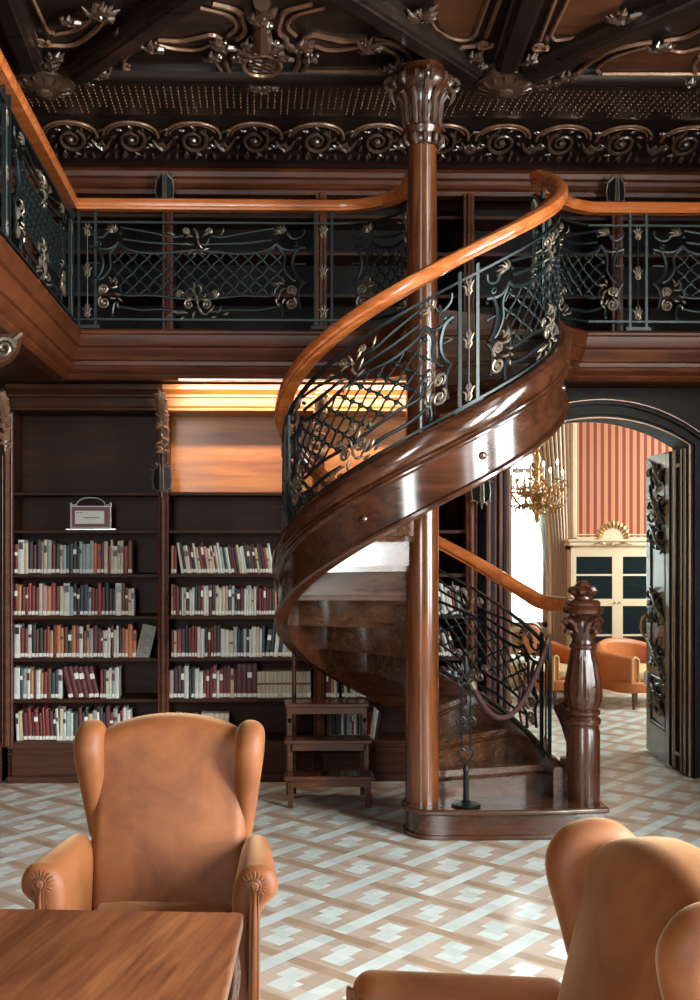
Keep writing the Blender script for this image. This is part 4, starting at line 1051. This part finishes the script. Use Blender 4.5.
# ---------------------------------------------------------------- armchairs
def sm(poly, n=4): return [(p.x, p.y) for p in crom([(a, c, 0) for a, c in poly], n, True)]
yin = lambda z: .09 + .243 * (z - .68)
def armchair(label, loc, rz):
    t = thing('wing_armchair', label, 'armchair', loc, rz, 'velvet wing armchairs')
    out = sm([(-.28, .34), (-.30, .42), (-.30, .6), (-.3, .8), (-.31, .97), (-.28, 1.0), (-.2, 1.035), (-.1, 1.058), (0, 1.065), (.1, 1.058), (.2, 1.035), (.28, 1.0), (.31, .97), (.3, .8), (.30, .6), (.30, .42), (.28, .34), (0, .33)])
    b = MB(); b.pillow(out, lambda a, c, d: (a, yin(c) + .085 + d, c), .17, .055, 6, lambda x, z: .03 * max(0, 1 - (x / .25) ** 2) * max(0, 1 - ((z - .69) / .33) ** 2)); b.build('backrest', 'velvet', t, smooth=80)
    for s in (-1, 1):
        w = sm([(.16, .58), (.125, .68), (.095, .80), (.068, .91), (.073, .975), (.115, 1.03), (.185, 1.052), (.26, 1.04), (.315, .98), (.335, .85), (.30, .60)])
        def mp(a, c, d, s=s):
            f = .62 + .38 * min(1, max(0, (c - .6) / .3)); return (s * (.285 + .03 * min(1, max(0, (c - .58) / .4))) + d * f, a, c)
        b = MB(); b.pillow(w, mp, .112, .054, 7); b.build('wing', 'velvet', t, smooth=80)
        pr = sm([(.265, .16), (.27, .40), (.272, .54), (.285, .605), (.315, .645), (.36, .66), (.405, .648), (.43, .61), (.43, .565), (.405, .535), (.375, .50), (.365, .40), (.365, .16)])
        def am(a, c, d, s=s):
            q = (d + .28) / .56; return (s * (.262 + (a - .262) * (1 - .30 * q) + .012), -.14 + d, c - .035 * q * max(0, (c - .4) / .26) + .012 * sin(pi * q) * (c > .5))
        b = MB(); b.pillow(pr, am, .56, .05, 6); a = b.build('armrest', 'velvet', t, smooth=80)
        kh = [(.352 + .02 * cos(rad(g)), .605 + .02 * sin(rad(g))) for g in range(-60, 241, 20)] + [(.338, .5), (.336, .2), (.362, .2), (.364, .5)]
        kh = [(x, z) for x, z in kh]
        b = MB(); b.pillow(kh, lambda x, z, d, s=s: (s * (x + .012), -.428 + d, z), .03, .012, 3); b.build('arm_front', 'velvet', a, smooth=60)
        b = MB(); b.tube([(s * (x + .012), -.436, z) for x, z in kh], .005, 6, True); b.build('piping', 'velvet_dark', a, smooth=60)
        b = MB()
        for k in range(15):
            g = rad(-40 + 260 * k / 14); b.tube([(s * (.364 + r * cos(g)), y, .597 + r * sin(g)) for r, y in ((.024, -.4195), (.036, -.4185), (.05, -.411))], [.0015, .003, .0012], 5)
        b.build('pleats', 'velvet', a, smooth=60)
    b = MB(); b.pillow(sm([(-.26, -.40), (0, -.43), (.26, -.40), (.27, -.1), (.25, .12), (0, .13), (-.25, .12), (-.27, -.1)]), lambda x, y, d: (x, y, .315 + d), .15, .05, 5, .025); b.build('seat_cushion', 'velvet', t, smooth=80)
    b = MB(); b.pillow([(-.345, -.40), (.345, -.40), (.3, .27), (-.3, .27)], lambda x, y, d: (x, y, .23 + d), .18, .02, 3); b.build('seat_frame', 'velvet_dark', t, smooth=60)
    for x, y in ((-.3, -.36), (.3, -.36), (-.26, .24), (.26, .24)):
        b = MB(); b.tube([(x, y, .16), (x * 1.03, y - .01, .11), (x * 1.02, y, .05), (x * 1.06, y - .01, 0)], [.03, .028, .016, .02], 10); b.build('leg', 'stool_wood', t, smooth=60)
    return t
armchair('tan velvet wing armchair facing the camera behind the wooden table', (-.335, 4.08, 0), rad(-3))
armchair('tan velvet wing armchair seen side-on, cut off by the lower edge of the picture', (.712, 2.43, 0), rad(-85))
# ---------------------------------------------------------------- table
tz = .72
c0 = on(243.5, 912, tz); c1 = on(0, 908, tz); c2 = on(222, 1000, tz)
e1 = (c1 - c0).normalized(); e2 = Vector((-e1.y, e1.x, 0)); e2 = e2 if e2.dot(c2 - c0) > 0 else -e2
ang = math.atan2(-e1.y, -e1.x); TW, TD = 1.15, .95
t = thing('table', 'wooden table with a diagonal-grained top standing before the armchair', 'table', (c0.x, c0.y, 0), ang)
# local: x to the left is negative, y towards the camera is negative
b = MB(); b.extrude([(-TW, -TD), (-.012, -TD), (0, -TD + .012), (0, -.012), (-.012, 0), (-TW, 0)], xyz, tz - .045, tz); b.build('tabletop', 'table_top_wood', t, smooth=20, bev=.006)
b = MB(); b.box(-TW + .07, -.07, -.09, -.07, tz - .13, tz - .046); b.box(-TW + .07, -.07, -TD + .07, -TD + .09, tz - .13, tz - .046); b.box(-.09, -.07, -TD + .09, -.09, tz - .13, tz - .046); b.box(-TW + .07, -TW + .09, -TD + .09, -.09, tz - .13, tz - .046); b.build('apron', 'stool_wood', t, smooth=0)
for x, y in ((-.06, -.06), (-TW + .06, -.06), (-.06, -TD + .06), (-TW + .06, -TD + .06)):
    s = 1 if x > -.5 else -1; q = 1 if y > -.5 else -1
    b = MB(); b.tube(crom([(x, y, tz - .05), (x + .012 * s, y + .012 * q, tz - .16), (x - .005 * s, y - .005 * q, tz - .38), (x - .012 * s, y - .012 * q, .2), (x + .02 * s, y + .02 * q, 0)], 4), [.04, .045, .032, .024, .024], 10); b.build('leg', 'stool_wood', t, smooth=50)
# ---------------------------------------------------------------- open door leaf, folded back into the next room
hx0 = at(673, 768, 8.22); hy = 8.22; ex0 = at(650, 752, 8.9)
d = Vector((ex0.x - hx0.x, 8.9 - hy, 0)); Lw = d.length; d.normalize(); nrm = Vector((-d.y, d.x, 0))   # towards the opening
dz0, dz1 = .012, zsp - .02
t = thing('door_leaf', 'tall dark carved door leaf standing open at the doorway', 'door', (hx0.x, hy, 0)); t['kind'] = 'thing'; o = (hx0.x, hy, 0)
dm = lambda u, z, w: tuple(Vector((hx0.x, hy, 0)) + d * u + nrm * w + Vector((0, 0, z)))
def dbox(b, u0, u1, z0, z1, w0, w1):
    v = [dm(u, z, w) for u in (u0, u1) for w in (w0, w1) for z in (z0, z1)]
    b.add(v, [(0, 1, 3, 2), (4, 6, 7, 5), (0, 4, 5, 1), (2, 3, 7, 6), (0, 2, 6, 4), (1, 5, 7, 3)])
b = MB(); dbox(b, 0, Lw, dz0, dz1, -.03, .012)
for u0, u1 in ((0, .10), (Lw - .12, Lw)): dbox(b, u0, u1, dz0, dz1, .012, .03)
for z0, z1 in ((dz0, .26), (.66, .84), (1.86, 1.98), (dz1 - .12, dz1)): dbox(b, .1, Lw - .12, z0, z1, .012, .03)
b.build('leaf', 'door_wood', t, o, smooth=0, bev=.004)
b = MB()
for z0, z1 in ((.26, .66), (.84, 1.86), (1.98, dz1 - .12)):
    dbox(b, .15, Lw - .17, z0 + .05, z1 - .05, .012, .024)
    b.tube([dm(u, z, .022) for u, z in ((.115, z0 + .015), (Lw - .135, z0 + .015), (Lw - .135, z1 - .015), (.115, z1 - .015))], .012, 6, True)
b.build('raised_panel', 'door_wood', t, o, smooth=30, bev=.004)
g = random.Random(4)
for z0, hgt in ((2.28, .16), (1.98, .22), (1.75, .2), (1.22, .28), (.80, .26), (.48, .2)):
    b = MB()
    for k in range(12):
        u = g.uniform(.12, Lw - .12); z = z0 + g.uniform(-.5, .5) * hgt; a = g.uniform(0, 6.3); L = g.uniform(.07, .13)
        b.tube([dm(u + L * q * cos(a + q), z + L * q * sin(a + q), .03 + .02 * sin(pi * q)) for q in (0, .35, .7, 1)], [.006, .014, .011, .003], 6)
    for s_ in (-1, 1): b.tube([dm(Lw / 2 + s_ * .07 + x_, z0 + v_, .035) for x_, v_ in spiral(0, 0, .06, 1.4, rad(90), s_, 10)], [.018, .01], 6)
    b.tube(crom([dm(.12, z0 - .1, .03), dm(Lw * .4, z0 - .02, .045), dm(Lw * .6, z0 + .06, .04), dm(Lw - .1, z0 + .12, .03)], 4), [.012, .022, .02, .01], 7)
    b.build('carved_ornament', 'carved_door', t, o)
b = MB(); hz = 1.03; b.tube(crom([dm(Lw - .05, hz + .1, .03), dm(Lw - .055, hz + .07, .07), dm(Lw - .04, hz, .08), dm(Lw - .055, hz - .06, .07), dm(Lw - .05, hz - .1, .03)], 4), [.008, .014, .012, .014, .008], 8)
b.ell(dm(Lw - .05, hz + .1, .03), .022); b.ell(dm(Lw - .05, hz - .1, .03), .022); b.ell(dm(Lw - .03, hz, .075), .02); b.build('handle', 'gilt', t, o)
b = MB(); dbox(b, Lw - .09, Lw - .01, .55, .66, .03, .055); b.build('lock_box', 'sign_steel', t, o, smooth=0, bev=.008)
# ---------------------------------------------------------------- curtain
zt_ = 4.2
def cloth(name, label, xa, xb, Y, z0, z1, mat, lean=None, amp=.04, n=46, waves=9):
    b = MB(); v = []; m = 14
    for j in range(m + 1):
        z = z1 + (z0 - z1) * j / m; f = j / m
        A_, B_ = lean(f, xa, xb) if lean else (xa, xb)
        for i in range(n + 1):
            q = i / n; v.append((A_ + (B_ - A_) * q, Y + amp * sin(q * waves * 2 * pi) * (.6 + .4 * sin(3 * q + f)), z))
    f = [(j * (n + 1) + i, j * (n + 1) + i + 1, (j + 1) * (n + 1) + i + 1, (j + 1) * (n + 1) + i) for j in range(m) for i in range(n)]
    b.add(v, f); o = b.build(name, mat, None, smooth=60)
    q = o.modifiers.new('cloth', 'SOLIDIFY'); q.thickness = .006
    return o
ca, cb = at(533, 500, 12.3).x, at(573, 500, 12.3).x
o = cloth('curtain', '', ca, cb, 12.3, .02, zt_, 'curtain_cloth', lambda f, a, c: (a + (c - a) * .38 * min(1, max(0, (f - .25) / .35)), c), .05)
tag(o, 'long pleated beige curtain drawn aside at the bright window of the next room', 'curtain')
o = cloth('sheer_curtain', '', at(518, 500, 12.42).x, at(556, 500, 12.42).x, 12.42, .9, zt_, 'sheer_cloth', lambda f, a, c: (a + (c - a) * .75 * min(1, f * 1.15) ** 1.3, c), .02, waves=14)
tag(o, 'thin white sheer curtain swept diagonally across the window', 'curtain')
# ---------------------------------------------------------------- white glazed cabinet
c0_, c1_ = at(571, 600, 12.1).x, at(664, 600, 12.1).x; Yc = 12.1; zT = at(600, 546, Yc).z
t = thing('glazed_cabinet', 'cream glazed cabinet with gilt crest against the striped wallpaper', 'cabinet', ((c0_ + c1_) / 2, Yc, 0)); o = ((c0_ + c1_) / 2, Yc, 0)
b = MB(); b.box(c0_, c1_, Yc + .42, Yc + .44, 0, zT); b.box(c0_, c0_ + .03, Yc + .02, Yc + .42, 0, zT); b.box(c1_ - .03, c1_, Yc + .02, Yc + .42, 0, zT); b.box(c0_, c1_, Yc + .02, Yc + .42, 0, .12); b.box(c0_, c1_, Yc + .02, Yc + .42, zT - .04, zT); b.build('carcass', 'cream_paint', t, o, smooth=0)
b = MB(); b.box(c0_ - .03, c1_ + .03, Yc - .04, Yc + .44, zT, zT + .05); b.box(c0_ - .05, c1_ + .05, Yc - .06, Yc + .44, zT + .05, zT + .075); b.build('cornice', 'cream_paint', t, o, smooth=0, bev=.012)
zz_ = [.5, .82, 1.13, 1.15, zT - .10]
dw = (c1_ - c0_) / 2
for i in range(2):
    x0, x1 = c0_ + dw * i, c0_ + dw * (i + 1)
    b = MB(); r = .06
    b.box(x0, x0 + r, Yc, Yc + .02, .12, zT - .02); b.box(x1 - r, x1, Yc, Yc + .02, .12, zT - .02)
    for z0, z1 in ((.12, .34), (zT - .12, zT - .02), (.99, 1.07)): b.box(x0 + r, x1 - r, Yc, Yc + .02, z0, z1)
    for z in (.66, 1.34): b.box(x0 + r, x1 - r, Yc + .004, Yc + .016, z - .011, z + .011)
    dr = b.build('door', 'cream_paint', t, o, smooth=0)
    b = MB(); b.box(x0 + r, x1 - r, Yc + .009, Yc + .012, .34, zT - .12); b.build('pane', 'cabinet_glass', dr, o, smooth=0)
    b = MB(); b.ell((x1 - r / 2 if i == 0 else x0 + r / 2, Yc - .01, 1.03), .012); b.build('knob', 'gilt', dr, o)
for z in (.5, .84, 1.2):
    b = MB(); b.box(c0_ + .03, c1_ - .03, Yc + .06, Yc + .42, z, z + .018); b.build('shelf', 'cream_dark', t, o, smooth=0)
cm = (c0_ + c1_) / 2; cmx = at(613, 530, Yc).x
b = MB(); b.extrude([(cmx - .16, 0), (cmx + .16, 0), (cmx + .13, .1), (cmx + .05, .17), (cmx - .05, .17), (cmx - .13, .1)], lambda a, c, e: (a, Yc + .02 + e, zT + .075 + c), -.02, .02); cr = b.build('crest', 'cream_paint', t, o, smooth=30)
b = MB()
for k in range(13):
    a = rad(180 * k / 12); b.tube([(cmx + q * .16 * cos(a), Yc, zT + .08 + q * .16 * sin(a)) for q in (.75, 1.05, 1.3)], [.01, .026, .006], 6)
for k in range(10): b.tube([(cmx - .22 + .045 * k, Yc - .05, zT + .02 + .015 * sin(k)), (cmx - .2 + .045 * k, Yc - .06, zT + .03 + .02 * sin(k * 2))], [.014, .004], 5)
b.build('gilt_scrolls', 'gilt', cr, o)
# ---------------------------------------------------------------- orange tub chairs
def tub(label, loc, rz, w=.8):
    t = thing('tub_chair', label, 'armchair', loc, rz, 'orange leather tub chairs')
    n = 22; b = MB()                      # wrap-round back and arms: a thick wall round a horseshoe, arms lower than the back
    def wall(off, zt):
        o = []
        for i in range(n + 1):
            a = -25 + (205 + 25) * i / n + 0; a = rad(-25 + 230 * i / n)
            o.append(((.36 - off) * w / .8 * cos(a) * (1.0), (.34 - off) * sin(a) if sin(a) > 0 else (.95 - 0) * sin(a) * .85 * 1.0, 0))
        return o
    outer, inner = wall(0, 0), wall(.085, 0); v = []; 
    for i in range(n + 1):
        f = sin(pi * i / n); zt2 = .60 + .15 * f ** 1.5
        (x0, y0, _), (x1, y1, _) = outer[i], inner[i]; xm, ym = (x0 + x1) / 2, (y0 + y1) / 2
        v += [(x0, y0, .2), (x0, y0, zt2 - .05), (x0 * .98 + x1 * .02, y0 * .98 + y1 * .02, zt2 - .015), (xm, ym, zt2 + .012), (x1 * .98 + x0 * .02, y1 * .98 + y0 * .02, zt2 - .015), (x1, y1, zt2 - .05), (x1, y1, .2)]
    m = 7; f = [(i * m + j, i * m + (j + 1) % m, (i + 1) * m + (j + 1) % m, (i + 1) * m + j) for i in range(n) for j in range(m)] + [tuple(range(m))[::-1], tuple(range(n * m, n * m + m))]
    b.add(v, f); bk = b.build('wrap_back', 'orange_leather', t, smooth=60)
    for i in (0, n):
        b = MB(); q = v[i * m:(i + 1) * m]; b.tube([(p[0], p[1] - .006, p[2]) for p in q], .012, 6); b.build('arm_piping', 'cushion_cloth', bk, smooth=60)
    b = MB(); b.pillow(sm([(-.25, -.36), (.25, -.36), (.26, -.05), (.18, .2), (0, .25), (-.18, .2), (-.26, -.05)]), lambda x, y, d: (x * w / .8, y, .385 + d), .13, .045, 4, .02); b.build('seat_cushion', 'cushion_cloth', t, smooth=80)
    b = MB(); b.pillow(sm([(-.33, -.36), (.33, -.36), (.345, 0), (.25, .25), (0, .33), (-.25, .25), (-.345, 0)]), lambda x, y, d: (x * w / .8, y, .255 + d), .13, .02, 3); b.build('seat_frame', 'orange_leather', t, smooth=60)
    for x, y in ((-.3, -.34), (.3, -.34), (-.22, .22), (.22, .22)):
        b = MB(); b.tube([(x * w / .8, y, .2), (x * w / .8, y, 0)], [.024, .014], 8); b.build('leg', 'stool_wood', t, smooth=50)
    return t
tub('orange leather tub chair with a pale seat cushion in front of the glazed cabinet', (at(634, 680, 11.45).x, 11.45, 0), rad(28), 1.0).scale = (1, 1, .88)
tub('orange leather tub chair mostly hidden by the carved newel post', (at(549, 680, 11.6).x, 11.6, 0), rad(30), .7).scale = (1, 1, .88)
# small table and chair seen through the stair railing
p = at(519, 690, 11.0); t = thing('side_chair', 'small chair with an oval brown back seen through the stair railing', 'chair', (p.x, 11.0, 0), rad(200))
b = MB(); b.pillow(sm([(.12 * cos(rad(a)), .74 + .15 * sin(rad(a))) for a in range(0, 360, 30)], 2), lambda x, z, d_: (x, .2 + d_ + .05 * (z - .6), z), .06, .025, 4, .01); b.build('backrest', 'orange_leather', t, smooth=70)
b = MB(); b.tube([(.135 * cos(rad(a)), .21, .74 + .165 * sin(rad(a))) for a in range(0, 360, 20)], .016, 7, True); b.build('back_frame', 'stool_wood', t)
b = MB(); b.pillow(sm([(-.22, -.2), (.22, -.2), (.2, .18), (-.2, .18)]), lambda x, y, d_: (x, y, .44 + d_), .09, .03, 4, .01); b.build('seat', 'cushion_cloth', t, smooth=70)
for x, y in ((-.19, -.18), (.19, -.18), (-.12, .19), (.12, .19)):
    b = MB(); b.tube([(x, y, .42 if y < 0 else .62), (x * 1.05, y * 1.08, 0)], [.02, .013], 8); b.build('leg', 'stool_wood', t)
p = at(517, 690, 10.2); t = thing('tea_table', 'little white-topped table on dark legs seen through the stair railing', 'table', (p.x, 10.2, 0))
b = MB(); b.lathe([(0, .6), (.24, .6), (.25, .615), (.24, .63), (0, .63)], 28); b.build('tabletop', 'white_label', t)
for k in range(3):
    a = rad(30 + 120 * k); b = MB(); b.tube(crom([(.05 * cos(a), .05 * sin(a), .6), (.16 * cos(a), .16 * sin(a), .45), (.06 * cos(a), .06 * sin(a), .2), (.2 * cos(a), .2 * sin(a), 0)], 4), [.014, .016, .013, .012], 7); b.build('leg', 'stool_wood', t)
# ---------------------------------------------------------------- chandelier
hY = 10.4; c = at(537, 490, hY); zc_ = c.z
t = thing('chandelier', 'gilt chandelier with white candles hanging in the next room', 'chandelier', (c.x, hY, zc_)); o = (c.x, hY, zc_); gg = random.Random(9)
b = MB(); b.lathe([(0, -.33), (.012, -.32), (.03, -.28), (.02, -.25), (.05, -.2), (.075, -.13), (.05, -.08), (.025, -.02), (.04, .03), (.02, .08), (.03, .16), (.018, .22), (.04, .30), (.02, .36), (.03, .42), (.018, .5), (.012, .55)], 16, o)
stm = b.build('stem', 'gilt', t, o)
b = MB(); zq = zc_ + .55
while zq < 4.38:
    b.tube([(c.x + .018 * cos(a), hY, zq + .025 + .025 * sin(a)) if int((zq - zc_) / .05) % 2 else (c.x, hY + .018 * cos(a), zq + .025 + .025 * sin(a)) for a in [x * .785 for x in range(8)]], .005, 5, True); zq += .045
b.lathe([(0, 4.36), (.07, 4.365), (.08, 4.39), (.08, 4.4)], 16, (c.x, hY, 0)); b.build('chain', 'gilt', t, o)
for k in range(8):
    a = rad(45 * k + 12); rr = .27 if k % 2 == 0 else .2; dzz = 0 if k % 2 == 0 else .09
    P = lambda r, z: (c.x + r * cos(a), hY + r * sin(a), zc_ + z + dzz)
    b = MB(); b.tube(crom([P(.03, -.05), P(.09, -.15), P(rr * .7, -.14), P(rr, -.03), P(rr, .02)], 4), [.01, .014, .01, .01], 6)
    b.tube([P(rr * .55 + u, -.04 + v) for u, v in spiral(0, 0, .05, 1.3, 0, 1, 9)], .008, 5)
    b.lathe([(.008, 0), (.03, .02), (.034, .03), (.012, .034)], 10, P(rr, -.01)); arm = b.build('arm', 'gilt', t, o)
    b = MB(); b.tube([P(rr, .02), P(rr, .15)], .012, 8); b.build('candle', 'candle', arm, o)
    b = MB(); b.ell(P(rr, .175), (.012, .012, .028), n=8, m=6); b.build('flame', 'flame', arm, o)
b = MB()
for k in range(230):
    a = gg.uniform(0, 6.3); r = gg.uniform(.05, .28); z = zc_ + gg.uniform(-.2, .07) - .1 * (.28 - r); L = gg.uniform(.03, .07)
    dx, dy, dz_ = gg.uniform(-1, 1), gg.uniform(-1, 1), gg.uniform(-1, 1)
    p = Vector((c.x + r * cos(a), hY + r * sin(a), z)); q = Vector((dx, dy, dz_)).normalized() * L
    b.tube([p, p + q * .5 + Vector((0, 0, .01)), p + q], [.005, .012, .003], 5)
for k in range(60):
    a = gg.uniform(0, 6.3); r = gg.uniform(.01, .05); z = zc_ + gg.uniform(.1, .55); b.tube([(c.x + .01 * cos(a), hY + .01 * sin(a), z), (c.x + r * cos(a), hY + r * sin(a), z + .03), (c.x + r * 1.3 * cos(a), hY + r * 1.3 * sin(a), z + .05)], [.005, .014, .004], 5)
b.build('gilt_leaves', 'gilt', stm, o)
for k in range(36):
    a = gg.uniform(0, 6.3); r = gg.uniform(.02, .27); z = zc_ - .2 - .5 * (.27 - r) * gg.uniform(.5, 1) + .06; b = MB(); b.ell((c.x + r * cos(a), hY + r * sin(a), z), (.009, .009, .02), n=6, m=4); b.build('crystal_drop', 'bronze', stm, o)
# ---------------------------------------------------------------- light
def area(name, loc, target, sx, sy, power, col, spread=180):
    l = bpy.data.lights.new(name, 'AREA'); l.shape = 'RECTANGLE'; l.size = sx; l.size_y = sy; l.energy = power; l.color = col; l.spread = rad(spread)
    o = bpy.data.objects.new(name, l); COL.objects.link(o); o.location = loc
    o.rotation_euler = (Vector(target) - Vector(loc)).to_track_quat('-Z', 'Y').to_euler(); return o
DAY = (.92, 1.0, .99)
for k, (a0, a1) in enumerate(RW):
    m = (a0 + a1) / 2; area('daylight_right', (XR + .5, m, 2.6), (0, m + .6, 1.6), a1 - a0, 3.3, (150, 1450, 420)[k], DAY)
for k, (a0, a1) in enumerate(BW):
    m = (a0 + a1) / 2; area('daylight_rear', (m, YF - .5, 2.6), (m, 4, 1.9), a1 - a0, 3.3, 380, DAY)
area('daylight_salon', (at(528, 500, YFAR).x, YFAR + .6, 2.1), (at(528, 500, YFAR).x, 9, 1.4), 1.0, 2.7, 800, (.8, 1, 1))
# windows of the next room's right-hand side, out of view
area('daylight_salon_side', (6.3, 10.6, 2.2), (2.4, 10.6, 1.0), 2.6, 2.6, 320, (.8, 1, 1))
# unseen strip lamp, added under the gallery to brighten the bookcase tops
lx0, lx1 = -.52, 1.52; ly = 7.57
b = MB(); b.box(lx0, lx1, ly - .03, ly + .03, ZS - .004, ZS + .011); sl = b.build('added_strip_lamp', 'sign_steel', None, (0, 0, 0), smooth=0); tag(sl, 'thin added strip lamp under the gallery before the lit bookcase', 'lamp')
area('added_lamp_light', ((lx0 + lx1) / 2, ly + .01, ZS - .008), ((lx0 + lx1) / 2, 8.19, 2.36), lx1 - lx0, .04, 42, (1.0, .89, .74), 140)
W = bpy.data.worlds.new('World'); sc.world = W; W.use_nodes = True
bg = W.node_tree.nodes['Background']; bg.inputs[0].default_value = (.80, .93, .91, 1); bg.inputs[1].default_value = 1.05
# ---------------------------------------------------------------- camera
cam = bpy.data.cameras.new('camera'); co = bpy.data.objects.new('camera', cam); COL.objects.link(co)
co.location = (0, 0, EYE); co.rotation_euler = (rad(90), 0, -PHI)
cam.sensor_fit = 'VERTICAL'; cam.sensor_height = 36; cam.lens = F / 1000 * 36
cam.shift_x = (350 - PCX) / 1000; cam.shift_y = (PCY - 500) / 1000
cam.clip_start = .05; sc.camera = co
vs = sc.view_settings; vs.view_transform = 'Standard'; vs.look = 'None'; vs.gamma = 1; vs.use_curve_mapping = False; vs.exposure = 0.2
sc.cycles.use_denoising = True; sc.cycles.max_bounces = 8; sc.cycles.caustics_reflective = False; sc.cycles.caustics_refractive = False
